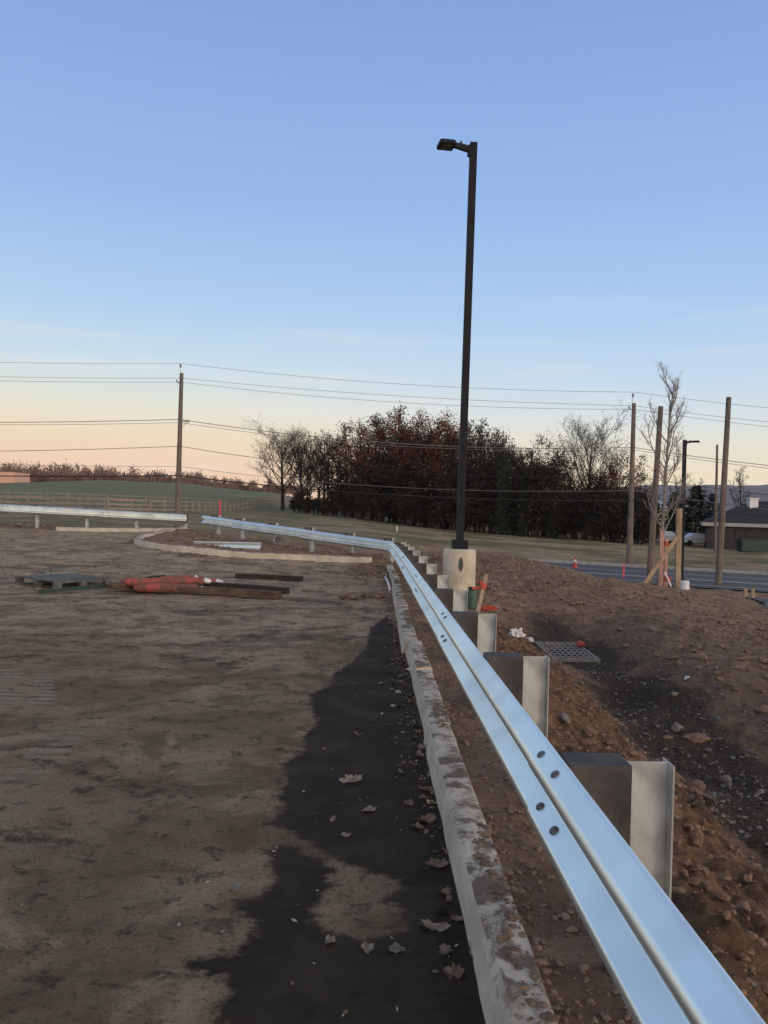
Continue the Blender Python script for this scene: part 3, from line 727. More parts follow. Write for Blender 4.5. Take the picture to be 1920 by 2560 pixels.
lamp((b2.x, 41, h1(b2.x, 41, False)), tp.z, (tp.x - b2.x, 0), 'distant black lamp post among the bare utility poles near the road', w=.16, seat=b2.z, arm=(1, -.2), white=True)

# ------------------------------------------------------------------ utility poles and wires
def pole(base, top, r0, r1, label, extra=None):
    o = empty('utility_pole', base, label, 'utility pole'); b = Vector(base); t = Vector(top) - b; mb = MB()
    pl = [Vector((0, 0, -.6)) + t * 0, Vector((0, 0, 0))] + [t * k / 8 for k in range(1, 9)]
    mb.tube(pl, [r0, r0] + [r0 + (r1 - r0) * k / 8 for k in range(1, 9)], 14); mb.build('shaft', M['pole_wood'], o, smooth=True).modifiers.new('e', 'EDGE_SPLIT').split_angle = R(50)
    return o, t
YA, YB = 56.0, 53.0
ta = P(454, 933, YA); ba = P(443, 1318, YA); tb = P(1585, 1008, YB); bb = P(1573, 1414, YB)
ba = Vector((ba.x, YA, h1(ba.x, YA))); bb = Vector((bb.x, YB, h1(bb.x, YB)))
po, tva = pole(ba, ta, .20, .125, 'wired wooden utility pole standing behind the left guardrail section')
pb_, tvb = pole(bb, tb, .20, .125, 'wired wooden utility pole at the far kerb of the road')
def hw(o, at, kind, side=1):
    mb = MB()
    if kind == 'pin':
        mb.tube([at + Vector((-.08, 0, -.4)), at + Vector((-.08, 0, .25)), at + Vector((-.08, 0, .62))], [.022, .022, .02], 8); mb.build('pin', M['galv_post'], o)
        mb = MB(); mb.tube([at + Vector((-.08, 0, .38)), at + Vector((-.08, 0, .5)), at + Vector((-.08, 0, .64))], [.05, .07, .03], 10); mb.build('insulator', M['wire_grey'], o)
    elif kind == 'ins':
        mb.tube([at, at + Vector((-.22 * side, 0, .02)), at + Vector((-.35 * side, 0, .22))], [.03, .03, .05], 8); mb.build('insulator', M['wire_grey'], o)
    elif kind == 'bracket':
        mb.bar(at, at + Vector((.62 * side, -.1, -.06)), .07, .09); mb.bar(at + Vector((.5 * side, -.1, -.08)), at + Vector((.02, 0, -.55)), .03, .03); mb.tube([at + Vector((.6 * side, -.1, -.12)), at + Vector((.6 * side, -.1, .08))], [.07, .03], 8); mb.build('bracket', M['galv_post'], o)
def on(tv, f): return tv * f
def frac(base, top, py, px, Y): 
    z = P(px, py, Y).z; return (z - base.z) / (top.z - base.z)
hw(po, tva, 'pin'); hw(po, tva * frac(ba, ta, 958, 452, YA), 'ins'); hw(po, tva * frac(ba, ta, 1052, 450, YA), 'bracket')
hw(pb_, tvb, 'pin'); hw(pb_, tvb * frac(bb, tb, 1025, 1583, YB), 'ins'); hw(pb_, tvb * frac(bb, tb, 1130, 1582, YB), 'bracket', -1)
# wires: (y at left frame edge, y at pole A, mid (x,y), y at pole B, y at right frame edge, radius, label, material)
WIRES = [
 (897, 910, (1157, 969), 981, 1008, .011, 'topmost thin overhead wire strung over the pole pins', 'wire_grey'),
 (933, 946, (1157, 999), 1015, 1043, .011, 'upper of two thin overhead wires just under the pole tops', 'wire_grey'),
 (943, 956, (1146, 1014), 1024, 1055, .011, 'lower of two thin overhead wires just under the pole tops', 'wire_grey'),
 (1047, 1049, (729, 1086), 1119, 1152, .02, 'thick twisted middle overhead cable over the bracket', 'wire_grey'),
 (1053, 1057, (729, 1093), 1125, 1159, .013, 'thin wire just under the thick twisted middle cable', 'wire_grey'),
 (1119, 1116, (620, 1142), 1190, 1226, .016, 'single communication wire halfway down the poles', 'wire'),
 (1152, 1166, (700, 1196), 1226, 1262, .012, 'thin communication wire above the lowest heavy cable', 'wire_grey'),
 (1181, 1189, (1139, 1245), 1251, 1279, .032, 'lowest heavy black communication cable', 'wire')]
for yl, ya, (mx, my), yb, yr, r, lab, mat in WIRES:
    ax = 450 + (1118 - ya) * .03; bx = 1580 + (1200 - yb) * .025
    A_ = P(ax, ya, YA); B_ = P(bx, yb, YB); A_.y -= .14; B_.y -= .14
    # sag so that the span passes the measured middle point
    d = ray(mx, my); t = (d.x / d.y); s = 0
    for k in range(200):
        s = k / 199; q = A_.lerp(B_, s)
        if q.x / q.y >= t: break
    q = A_.lerp(B_, s); zt = EYE + d.z / d.y * q.y; sag = max(.05, (q.z - zt) / (4 * s * (1 - s)))
    sag = min(sag, 2.0)
    pl = []
    Lp = P(0, yl, YA + 1.0); Ll = A_ + (Lp - A_) * 2.4; Rp = P(1920, yr, YB - 1); Rr = B_ + (Rp - B_) * 2.4
    for k in range(10): u = k / 10; pl.append(Ll.lerp(A_, u) - Vector((0, 0, 4 * .25 * u * (1 - u))))
    for k in range(24): u = k / 24; pl.append(A_.lerp(B_, u) - Vector((0, 0, 4 * sag * u * (1 - u))))
    for k in range(11): u = k / 10; pl.append(B_.lerp(Rr, u) - Vector((0, 0, 4 * .3 * u * (1 - u))))
    mb = MB(); mb.tube(pl, r * 1.15, 5); tag(mb.build('overhead_wire', M[mat], smooth=True), lab, 'wire', 'overhead wires between the utility poles')
# unwired new poles
for (tx, ty, bx, by, Y, r, lab) in ((1652, 1016, 1623, 1455, 40, .165, 'leaning unwired utility pole beside the diagonally braced timber'),
                                     (1822, 993, 1796, 1455, 40, .165, 'tall unwired utility pole nearest the right edge'),
                                     (1793, 1112, 1788, 1380, 80, .15, 'short distant utility pole behind the tall unwired one')):
    t = P(tx, ty, Y); b = P(bx, by, Y); b.z = h1(b.x, Y, False); pole(b, t, r, r * .72, lab)
# ------------------------------------------------------------------ trees
def grow_tree(seed, h, trunk_r, crown_w, crown_base=.3, limbs=12, subs=6, subs2=5, twigs=4, up=.5, droop=0, multi=1, twig_r=.014, rnd_=0):
    """returns trunk mesh builder, twig mesh builder, tips"""
    q = random.Random(seed); T = MB(); W = MB(); tips = []
    def branch(p, d, L, r, n, mb, sides, curve=.35, grav=.1):
        pl = [p.copy()]; rs = [r]; d = d.normalized()
        for i in range(n):
            d = (d + Vector((q.uniform(-1, 1), q.uniform(-1, 1), q.uniform(-.6, .8))) * curve / n * 1.3 + Vector((0, 0, grav)) / n).normalized()
            p = p + d * (L / n); pl.append(p.copy()); rs.append(r * (1 - .72 * (i + 1) / n))
        mb.tube(pl, rs, sides, cap=False); return pl, rs
    def at(pl, rs, f):
        k = f * (len(pl) - 1); i = min(int(k), len(pl) - 2); u = k - i
        return pl[i].lerp(pl[i + 1], u), rs[i] * (1 - u) + rs[i + 1] * u, (pl[i + 1] - pl[i]).normalized()
    def dirf(base, ang, az):
        a = base.orthogonal().normalized(); b = base.cross(a); return (base * math.cos(ang) + (a * math.cos(az) + b * math.sin(az)) * math.sin(ang)).normalized()
    for m_ in range(multi):
        off = Vector((q.uniform(-.15, .15), q.uniform(-.15, .15), 0)) * (multi > 1)
        lean = Vector((q.uniform(-.25, .25), q.uniform(-.25, .25), 1)) if multi > 1 else Vector((q.uniform(-.05, .05), q.uniform(-.05, .05), 1))
        pl, rs = branch(off, lean, h * q.uniform(.86, .96), trunk_r, 9, T, 8, .25, .25)
        for i in range(limbs):
            f = crown_base + (1 - crown_base) * ((i + q.random()) / limbs) * .96
            p, r, d = at(pl, rs, f)
            ang = R(q.uniform(38, 68)) * (1 - .35 * f); L = crown_w * q.uniform(.7, 1.1) * (1 - (.55 - .3 * rnd_) * max(0, (f - crown_base) / (1 - crown_base)) ** (1.6 + 2 * rnd_))
            l1, r1 = branch(p, dirf(d, ang, i * 2.4 + q.uniform(-.5, .5)), L, max(r * .55, .03), 6, T, 5, .5, up)
            for j in range(subs):
                f2 = .25 + .75 * (j + q.random()) / subs; p2, rr2, d2 = at(l1, r1, min(f2, .98))
                l2, r2 = branch(p2, dirf(d2, R(q.uniform(25, 60)), q.uniform(0, 6.3)), L * q.uniform(.32, .55) * (1.15 - .5 * f2), max(rr2 * .6, .018), 4, W, 4, .6, up * .7)
                for k in range(subs2):
                    f3 = .2 + .8 * (k + q.random()) / subs2; p3, rr3, d3 = at(l2, r2, min(f3, .98))
                    l3, r3 = branch(p3, dirf(d3, R(q.uniform(20, 60)), q.uniform(0, 6.3)), L * q.uniform(.14, .26), max(rr3 * .6, twig_r), 3, W, 3, .7, up * .5)
                    tips.append(l3[-1]); tips.append(l3[1])
                    for w in range(twigs):
                        p4, rr4, d4 = at(l3, r3, q.uniform(.15, .98))
                        l4, _ = branch(p4, dirf(d4, R(q.uniform(20, 55)), q.uniform(0, 6.3)), L * q.uniform(.06, .14), twig_r * .8, 2, W, 3, .5, .2); tips.append(l4[-1])
    return T, W, tips
def leaves(mb, tips, n, size, spread, seed, mats=(0,), pick=None):
    q = random.Random(seed)
    for _ in range(n):
        t = q.choice(tips); c = t + Vector((q.gauss(0, spread), q.gauss(0, spread), q.gauss(0, spread * .8)))
        a = Vector((q.gauss(0, 1), q.gauss(0, 1), q.gauss(0, 1))).normalized(); b = a.orthogonal().normalized(); b = (b * math.cos(q.random() * 3) + a.cross(b) * math.sin(q.random() * 3)).normalized()
        s = size * q.uniform(.6, 1.5); mi = pick(c, q) if pick else q.choice(mats)
        mb.add([c - a * s, c + b * s * .6, c + a * s, c - b * s * .55], [(0, 1, 2, 3)], mi)
PROTO = {}
def proto(kind, T, W, matsW, bark='bark'):
    root = empty('tree', (0, 0, -500), 'x', 'tree')
    T.build('trunk', M[bark], root, smooth=True); W.build('crown', matsW, root); PROTO[kind] = root
    return root
def mk(kind, seed, h, r, cw, cb, nl, lsize, lspread, mats, limbs=11, subs=5, subs2=4, twigs=3, up=.45, pick=None, bark='bark', multi=1, low=0, twig_r=.014, extra=None, rnd_=0):
    T, W, tips = grow_tree(seed, h, r, cw, cb, limbs, subs, subs2, twigs, up, multi=multi, twig_r=twig_r, rnd_=rnd_)
    if extra: extra(W)
    if nl: leaves(W, tips, nl, lsize, lspread, seed + 1, pick=pick)
    return proto(kind, T, W, [M[bark]] + [M[m] for m in mats], bark)
def by_height(z0, z1, lo, hi):  # low sun on the top and shade below, put into leaf choice
    def f(c, q):
        u = (c.z - z0) / (z1 - z0) + q.uniform(-.3, .3); return hi if u > .5 else lo
    return f
mk('rust', 1, 12, .22, 4.8, .2, 2000, .12, .4, ('rust', 'brownleaf'), pick=lambda c, q: 1 if q.random() < .45 else 2, rnd_=.75, subs=6, subs2=5)
mk('rust2', 2, 11, .20, 4.6, .12, 2100, .12, .4, ('rust', 'brownleaf', 'olive'), pick=lambda c, q: q.choice((1, 2, 2, 3)), rnd_=.75, subs=6, subs2=5)
mk('red', 3, 13, .26, 5.6, .25, 3200, .12, .35, ('red', 'brownleaf', 'rust'), pick=by_height(5, 13, 2, 1), rnd_=.9, subs=6)
mk('red2', 4, 12, .24, 5.8, .28, 2900, .12, .35, ('red', 'brownleaf', 'rust'), pick=lambda c, q: 2 if c.z < 6.5 + q.uniform(-1.5, 1.5) else q.choice((1, 3)), rnd_=.9, subs=6)  # red top over dark leaves paints the low sun on the crown
mk('orange', 5, 12, .22, 4.8, .3, 2900, .12, .32, ('orangeleaf', 'brownleaf', 'rust'), pick=lambda c, q: 2 if c.z < 7.5 + q.uniform(-1.5, 1.5) else q.choice((1, 1, 3)), rnd_=.8, subs=6)  # dark lower leaves paint the shade below the orange top
mk('bare', 6, 13.5, .22, 4.4, .25, 350, .09, .2, ('brownleaf',), limbs=13, subs=6, subs2=5, twigs=4, pick=lambda c, q: 1)
mk('round', 33, 10.5, .26, 7.2, .26, 500, .08, .2, ('brownleaf',), limbs=17, subs=8, subs2=6, twigs=4, up=.48, pick=lambda c, q: 1, rnd_=1)
mk('bare2', 8, 13, .18, 3.2, .3, 200, .09, .2, ('brownleaf',), limbs=14, subs=5, subs2=5, twigs=4, up=.8, pick=lambda c, q: 1)
def ivy(W):
    q = random.Random(3)
    for _ in range(5200):
        z = q.uniform(.3, 10.5) ; r = (.75 - z * .035) * (.7 + .5 * math.sin(z * 1.7 + 1) ** 2) * abs(q.gauss(0, .7)) + .15; a = q.uniform(0, 6.3); s = q.uniform(.07, .16)
        c = Vector((r * math.cos(a), r * math.sin(a), z)); n1 = Vector((q.gauss(0, 1), q.gauss(0, 1), q.gauss(0, 1))).normalized(); n2 = n1.orthogonal().normalized()
        W.add([c - n1 * s, c + n2 * s * .6, c + n1 * s, c - n2 * s * .6], [(0, 1, 2, 3)], 1)
mk('ivy', 9, 12.5, .2, 2.6, .45, 700, .11, .3, ('ivy', 'brownleaf'), limbs=10, subs=5, subs2=4, twigs=3, up=.8, pick=lambda c, q: 2, extra=ivy)
# thicket shrub of the wood's edge
def shrub(kind, seed, h, w, mats, n, size=.12):
    T, W, tips = grow_tree(seed, h, .05, w, .08, 7, 4, 3, 2, .5, multi=5, twig_r=.012)
    leaves(W, tips, n, size, .3, seed, pick=lambda c, q: q.choice(range(1, len(mats) + 1)))
    root = proto(kind, T, W, [M['bark']] + [M[m] for m in mats]); root.name = 'shrub'; root['category'] = 'shrub'; return root
shrub('thicket', 11, 4.2, 1.9, ('brownleaf', 'brownleaf', 'olive'), 2600)
shrub('thicket2', 12, 3.6, 1.8, ('rust', 'brownleaf', 'olive'), 2400)
USED = set()
def plant(kind, x, y, s=1.0, rz=0, label='', group=None, sz=None, name=None, cat='tree', dz=0):
    src = PROTO[kind]
    if kind not in USED: o = src; USED.add(kind)
    else: o = copy_tree(src)
    o.location = (x, y, h1(x, y, False) - .1 + dz); o.rotation_euler = (0, 0, rz); o.scale = (s, s, sz or s)
    o['label'] = label; o['category'] = cat
    if group: o['group'] = group
    elif 'group' in o: del o['group']
    if name: o.name = name
    return o
# the wood: front rank first (pixel column of trunk, distance, kind, pixel row of the top)
def treeat(kind, px, Y, top, label, group=None, wid=1.0, name='tree', cat='tree'):
    hs = {'rust': 13, 'rust2': 12, 'red': 14.5, 'red2': 13.5, 'orange': 13, 'bare': 13.5, 'round': 14, 'bare2': 13, 'ivy': 12.5, 'thicket': 4.2, 'thicket2': 3.6, 'sapling': 10.5, 'conifer': 9}
    p = P(px, top, Y); b = h1(p.x, Y, False); s = (p.z - b) / (hs[kind] * 1.02)
    return plant(kind, p.x, Y, s * wid, rnd.uniform(0, 6.3), label, group, s, name, cat)
treeat('round', 712, 128, 1066, 'leafless spreading tree at the left end of the wood, by the fence end', wid=1.3)
treeat('round', 762, 131, 1078, 'rounded leafless tree close behind the leftmost bare tree of the wood', wid=.9)
treeat('bare2', 775, 122, 1062, 'slender leafless tree just right of the leftmost bare tree of the wood', name='tree')
treeat('bare', 815, 118, 1066, 'bare dark tree at the left shoulder of the wood, beside the slender leafless one')
treeat('red', 1010, 112, 1030, 'tallest red-topped oak in the middle of the wood')
treeat('red2', 1070, 110, 1048, 'red-leaved oak right of the tallest red oak')
treeat('orange', 1118, 108, 1056, 'oak with orange crown left of the near lamp post')
treeat('bare', 950, 114, 1028, 'bare twiggy tree top rising left of the tallest red oak')
treeat('red2', 905, 112, 1060, 'rust and red oak on the left side of the wood')
treeat('bare2', 1195, 104, 1042, 'tall bare tree immediately right of the near lamp post')
treeat('bare2', 1235, 104, 1066, 'bare narrow tree second to the right of the near lamp post')
treeat('ivy', 1262, 98, 1085, 'ivy-clad dark trunk right of the near lamp post')
treeat('ivy', 1310, 96, 1150, 'shorter ivy-clad trunk before the reddish trees')
treeat('rust2', 1345, 97, 1120, 'reddish brown tree in the right half of the wood')
treeat('rust', 1400, 97, 1130, 'brown-leaved tree under the round bare crown')
treeat('round', 1472, 100, 1036, 'large round bare crown rising at the right end of the wood', wid=1.05)
treeat('ivy', 1385, 96, 1180, 'ivy-wrapped trunk between the brown trees at right')
treeat('red2', 1545, 96, 1140, 'low red-leaved tree at the right end of the wood', wid=1.1)
treeat('rust', 1600, 97, 1170, 'last rusty tree at the right end beside the bare utility poles')
GW = 'trees massed in the wood beyond the field'
fill = []
px = 755
while px < 1560:
    f = (px - 740) / 820
    Y = 124 - 26 * f + rnd.uniform(-3, 6)
    env = np.interp(px, [740, 830, 900, 1000, 1100, 1200, 1300, 1350, 1400, 1500, 1560], [1110, 1080, 1068, 1050, 1062, 1078, 1118, 1140, 1145, 1165, 1180]) + rnd.uniform(4, 30)
    treeat(rnd.choice(['rust', 'rust2', 'bare', 'round', 'bare2', 'rust2', 'bare', 'rust'] if px > 840 else ['bare2', 'bare', 'rust']), px, Y, env, 'brown autumn tree massed inside the dark wood', GW)
    px += rnd.uniform(17, 27)
px = 800
while px < 1540:
    Y = 134 - 22 * (px - 740) / 820 + rnd.uniform(-3, 8)
    env = np.interp(px, [740, 830, 900, 1000, 1100, 1200, 1300, 1350, 1400, 1560], [1130, 1095, 1075, 1062, 1075, 1085, 1128, 1150, 1155, 1185]) + rnd.uniform(0, 50)
    treeat(rnd.choice(['rust', 'rust2', 'rust2']), px, Y, env, 'brown autumn tree massed inside the dark wood', GW)
    px += rnd.uniform(30, 42)
px = 735
while px < 1640:
    f = (px - 740) / 820
    Y = 121 - 27 * f + rnd.uniform(-4, 2)
    p = P(px, 1300, Y)
    plant(rnd.choice(['thicket', 'thicket2', 'thicket']), p.x, Y, rnd.choice((.6, .8, 1.0, 1.5)) * rnd.uniform(.8, 1.2) * (.55 if px < 850 else 1), rnd.uniform(0, 6.3), 'brown undergrowth shrub along the foot of the wood', 'undergrowth along the foot of the wood', None, 'shrub', 'shrub')
    px += rnd.uniform(9, 15)
# staked young street tree
T, W, tips = grow_tree(21, 10.5, .075, 2.4, .25, 15, 5, 5, 4, 1.3, twig_r=.006)
proto('sapling', T, W, [M['bark_pale']], 'bark_pale')
treeat('sapling', 1662, 38, 880, 'tall bare young street tree with upright twigs between the right-hand poles', wid=1.25)
# far bare trees by the brick building
treeat('bare2', 1862, 110, 1150, 'small leafless tree standing behind the brick building')
treeat('bare', 1755, 120, 1190, 'thin leafless tree behind the dark evergreen')
treeat('bare2', 1690, 118, 1175, 'small bare tree behind the lamp post by the road')
# evergreen
def conifer():
    q = random.Random(5); W = MB(); T = MB(); T.tube([(0, 0, 0), (0, 0, 8)], [.16, .03], 8)
    for b_ in range(110):
        z = .5 + 8.3 * (b_ / 110) ** 1.15; a = b_ * 2.4 + q.uniform(-.3, .3); L = 3.3 * (1 - z / 9.3) ** .85 * q.uniform(.55, 1.12) + .15; dr = q.uniform(.02, .3)
        d0 = Vector((math.cos(a), math.sin(a), 0)); W.tube([(0, 0, z), tuple(d0 * L * .5 + Vector((0, 0, z - dr * L * .3))), tuple(d0 * L + Vector((0, 0, z - dr * L * .4)))], [.03, .02, .008], 3, cap=False)
        for _ in range(int(30 + 60 * L)):
            u = q.uniform(.12, 1.02); wd = .55 * L * (1 - u * .75) * .6; sd = Vector((-d0.y, d0.x, 0)) * q.gauss(0, wd * .6)
            c = d0 * L * u + sd + Vector((0, 0, z - dr * L * .5 * u + q.gauss(0, .07))); d = (d0 + sd.normalized() * .8 + Vector((0, 0, q.uniform(-.5, .3)))).normalized(); s_ = q.uniform(.10, .24); b = d.orthogonal().normalized() * s_ * .35
            W.add([c - b, c + d * s_, c + b], [(0, 1, 2)], 0)
    root = empty('evergreen_tree', (0, 0, -500), 'x', 'tree'); T.build('trunk', M['bark'], root); W.build('crown', M['needle'], root); PROTO['conifer'] = root
conifer()
treeat('conifer', 1742, 106, 1205, 'broad dark evergreen tree behind the timber brace, left of the brick building', name='evergreen_tree', wid=1.5)
treeat('conifer', 1690, 108, 1222, 'smaller dark evergreen left of the broad one', name='evergreen_tree', wid=1.3)
treeat('conifer', 1782, 107, 1225, 'dark evergreen between the broad evergreen and the brick building', name='evergreen_tree', wid=1.2)
# unplaced prototypes would float below ground
for k, o in PROTO.items():
    if k not in USED:
        for c in list(o.children): bpy.data.objects.remove(c)
        bpy.data.objects.remove(o)

# far-off wood behind the green hill: one uncountable mass
def farwood():
    q = random.Random(17); mb = MB()
    def one(x, y, z, h, w):
        mb.tube([(x, y, z - 1), (x, y, z + h * .7)], [.18, .06], 4, cap=False)
        for _ in range(95):
            a = q.uniform(0, 6.3); f = q.uniform(.0, 1) ** .8; el = q.uniform(.15, 1.0); r = w * math.sin(math.pi * (.18 + .75 * el)) * q.uniform(.5, 1)
            p0 = Vector((x, y, z + h * el * .6)); p1 = Vector((x + r * math.cos(a), y + r * math.sin(a), z + h * (el * .8 + .16 * q.random()))); s = Vector((q.gauss(0, 1), q.gauss(0, .3), q.gauss(0, 1))).normalized() * q.uniform(.08, .2)
            mb.add([p0 - s * .4, p1 - s, p1 + s, p0 + s * .4], [(0, 1, 2, 3)])
            c = p1
            for _k in range(3):
                cc = c + Vector((q.gauss(0, .7), q.gauss(0, .7), q.gauss(0, .6))); s1 = Vector((q.gauss(0, 1), 0, q.gauss(0, 1))).normalized() * q.uniform(.12, .38); s2 = Vector((-s1.z, .1, s1.x))
                mb.add([cc - s1, cc + s2 * .6, cc + s1, cc - s2 * .6], [(0, 1, 2, 3)])
    px = -160
    while px < 760:
        for row in range(2):
            Y = 330 + row * 25 + q.uniform(-10, 10); top = np.interp(px, [0, 120, 240, 360, 480, 600, 700], [1163, 1166, 1172, 1180, 1188, 1206, 1215]) + q.choice((-14, -6, 0, 6, 12)) + q.uniform(-5, 8)
            p = P(px + q.uniform(-6, 6), top, Y); base = P(px, 1235, Y).z; h = p.z - base
            one(p.x, Y, base, h, h * q.uniform(.28, .45))
        px += q.uniform(7, 13)
    tag(mb.build('far_woods', M['fartwig']), kind='stuff', label='reddish bare woods along the skyline behind the green hill', cat='woods')
farwood()
# wooded ridge on the right horizon
def ridge():
    mb = MB(); n = 90; vs = []
    for i in range(n + 1):
        px = 1250 + i * 16; t = i / n
        top = np.interp(px, [1250, 1450, 1600, 2100, 2700], [1262, 1222, 1213.5, 1212, 1225]) + 1.2 * math.sin(i * .7) + .8 * math.sin(i * 1.9)
        for dY, f in ((0, 0), (150, .35), (420, .75), (800, 1.0), (1500, .7)):
            Y = 2600 + dY; p = P(px, top, 3400); z = -5 + (p.z + 5) * f; vs.append((p.x * Y / 3400, Y, z))
    m = 5; mb.add(vs, [(i * m + j, (i + 1) * m + j, (i + 1) * m + j + 1, i * m + j + 1) for i in range(n) for j in range(m - 1)])
    tag(mb.build('hills', M['ridge'], smooth=True), kind='structure')
ridge()

# ------------------------------------------------------------------ fences
def fence(line, zs, label, mat, hgt=1.25, rails=3, sp=2.44):
    L = [0]
    for a, b in zip(line, line[1:]): L.append(L[-1] + math.dist(a, b))
    n = int(L[-1] / sp); S = np.linspace(0, L[-1], n + 1); X = np.interp(S, L, [p[0] for p in line]); Y = np.interp(S, L, [p[1] for p in line]); Z = H(X, Y, False)
    o = empty('wooden_fence', (float(X[0]), float(Y[0]), float(Z[0])), label, 'fence'); off = Vector(o.location)
    mbs = [MB() for _ in range(2)]
    pme = MB(); pme.box((0, 0, hgt / 2 - .15), (.14, .14, hgt + .3)); pme = shared(pme, 'fpost' + mat, M[mat])
    for i in range(n + 1):
        put(pme, 'post', o, Matrix.Translation(Vector((X[i], Y[i], Z[i] + .05)) - off))
    rb = MB()
    for k in range(rails):
        z = hgt * (.93 - .36 * k)
        rb = MB()
        for i in range(n):
            a = Vector((X[i], Y[i], Z[i] + z)) - off; b = Vector((X[i + 1], Y[i + 1], Z[i + 1] + z)) - off
            dd = (b - a).normalized(); s = Vector((dd.y, -dd.x, 0)) * .085
            rb.bar(a + s, b + s, .04, .15)
        rb.build('rail', M[mat], o)
    return o
FL = smooth_path([(-27.6, 83), (-24.5, 86.5), (-22.3, 95), (-21, 115), (-19.5, 135), (-17.5, 160)], 6)
fence(FL, None, 'pale three-rail wooden fence running back towards the wood', 'fence_wood')
fence([(-62, 79.5), (-40, 81), (-27.9, 83)], None, 'weathered grey three-rail fence at far left, before the pale fence', 'fence_old')
fence([(-70, 104), (-45, 106), (-30, 112), (-24, 125), (-21, 150)], None, 'second grey fence farther back at the foot of the green hill', 'fence_old', 1.25, 2)

# ------------------------------------------------------------------ buildings
def rect_building(name, p0, p1, depth, z0, hw_, hr, wallm, roofm, label, over=.5, hip=True, wins=()):
    """p0-p1: front foot line, seen from -y side"""
    b = empty(name, (p0[0], p0[1], z0), label, 'building'); o = Vector((p0[0], p0[1], 0)); d = (Vector(p1) - Vector(p0)); L = d.length; d.normalize(); n = Vector((-d.y, d.x))
    if n.y < 0: n = -n
    def q(s, t, z): return (d.x * s + n.x * t, d.y * s + n.y * t, z)
    mb = MB(); vs = [q(0, 0, -.5), q(L, 0, -.5), q(L, depth, -.5), q(0, depth, -.5), q(0, 0, hw_), q(L, 0, hw_), q(L, depth, hw_), q(0, depth, hw_)]
    mb.add(vs, [(0, 1, 5, 4), (1, 2, 6, 5), (2, 3, 7, 6), (3, 0, 4, 7), (4, 5, 6, 7)]); w = mb.build('wall', wallm, b)
    if hr:
        e = over; r = depth / 2 if hip else -e; mb = MB()
        vs = [q(-e, -e, hw_ + .05), q(L + e, -e, hw_ + .05), q(L + e, depth + e, hw_ + .05), q(-e, depth + e, hw_ + .05), q(r, depth / 2, hw_ + hr), q(L - r, depth / 2, hw_ + hr)]
        mb.add(vs, [(0, 1, 5, 4), (1, 2, 5), (2, 3, 4, 5), (3, 0, 4), (3, 2, 1, 0)]); rf = mb.build('roof', roofm, b)
        mb = MB(); mb.bar(q(-e, -e - .02, hw_ - .12), q(L + e, -e - .02, hw_ - .12), .06, .36); mb.bar(q(-e - .02, -e, hw_ - .12), q(-e - .02, depth + e, hw_ - .12), .06, .36); mb.build('fascia', M['kerb_far'] if name == 'brick_building' else M['cream'], b)
    for s, z, ww, hh in wins:
        mb = MB(); mb.add([q(s, -.03, z), q(s + ww, -.03, z), q(s + ww, -.03, z + hh), q(s, -.03, z + hh)], [(0, 1, 2, 3)]); f = mb.build('window', M['glass'], b)
        mb = MB(); mb.bar(q(s - .05, -.05, z), q(s - .05, -.05, z + hh), .08, .08); mb.bar(q(s + ww + .05, -.05, z), q(s + ww + .05, -.05, z + hh), .08, .08); mb.bar(q(s, -.05, z + hh), q(s + ww, -.05, z + hh), .08, .08); mb.build('frame', M['brick'], f)
    return b, q
a = P(1766, 1365, 88); b = P(2080, 1378, 84)
bb_, q = rect_building('brick_building', (a.x, a.y), (b.x, b.y), 9, h1(a.x, a.y, False) + .1, 2.6, 2.5, M['brick'], M['roof'], 'low brick building with dark hipped roof at the right edge', wins=((2.9, .95, .5, 1.0), (4.0, .95, .5, 1.0), (9, .9, 1.2, 1.1)))
mb = MB(); mb.box(q(4.6, 3.4, 4.75), (.9, .9, 1.0)); mb.box(q(4.6, 3.4, 5.35), (1.1, 1.1, .12)); mb.build('cupola', M['white'], bb_)
mb = MB(); mb.box(q(5.1, -.6, .45), (1.6, .9, 1.3)); 
p = P(1880, 1372, 83); z = h1(p.x, p.y, False)
o = empty('waste_container', (p.x, p.y, z), 'dark green waste container against the brick building wall', 'container')
mb = MB(); mb.box((0, 0, .6), (2.6, 1.3, 1.1)); mb.build('bin_body', M['tpost'], o, bevel=.03); mb = MB(); mb.box((0, 0, 1.2), (2.7, 1.4, .08)); mb.build('lid', M['tpost'], o)
a = P(1590, 1320, 150); b = P(1665, 1320, 150)
rect_building('cream_building', (a.x, a.y), (b.x, b.y), 12, h1(a.x, a.y, False), P(1600, 1270, 150).z - h1(a.x, a.y, False), 1.6, M['cream'], M['carwhite'], 'low cream building with pale roof seen behind the right end of the wood', hip=False)
a = P(-160, 1218, 260); b = P(36, 1212, 262)
rect_building('sunlit_building', (a.x, a.y), (b.x, b.y), 14, a.z - 2, P(20, 1180, 262).z - a.z + 2, .0, simple('sunlit_pink_render', C(.60, .36, .26), C(.68, .42, .31), 1, .8), M['cream'], 'flat-roofed building glowing pink at the far left skyline')  # low-sun pink is put into the wall colour
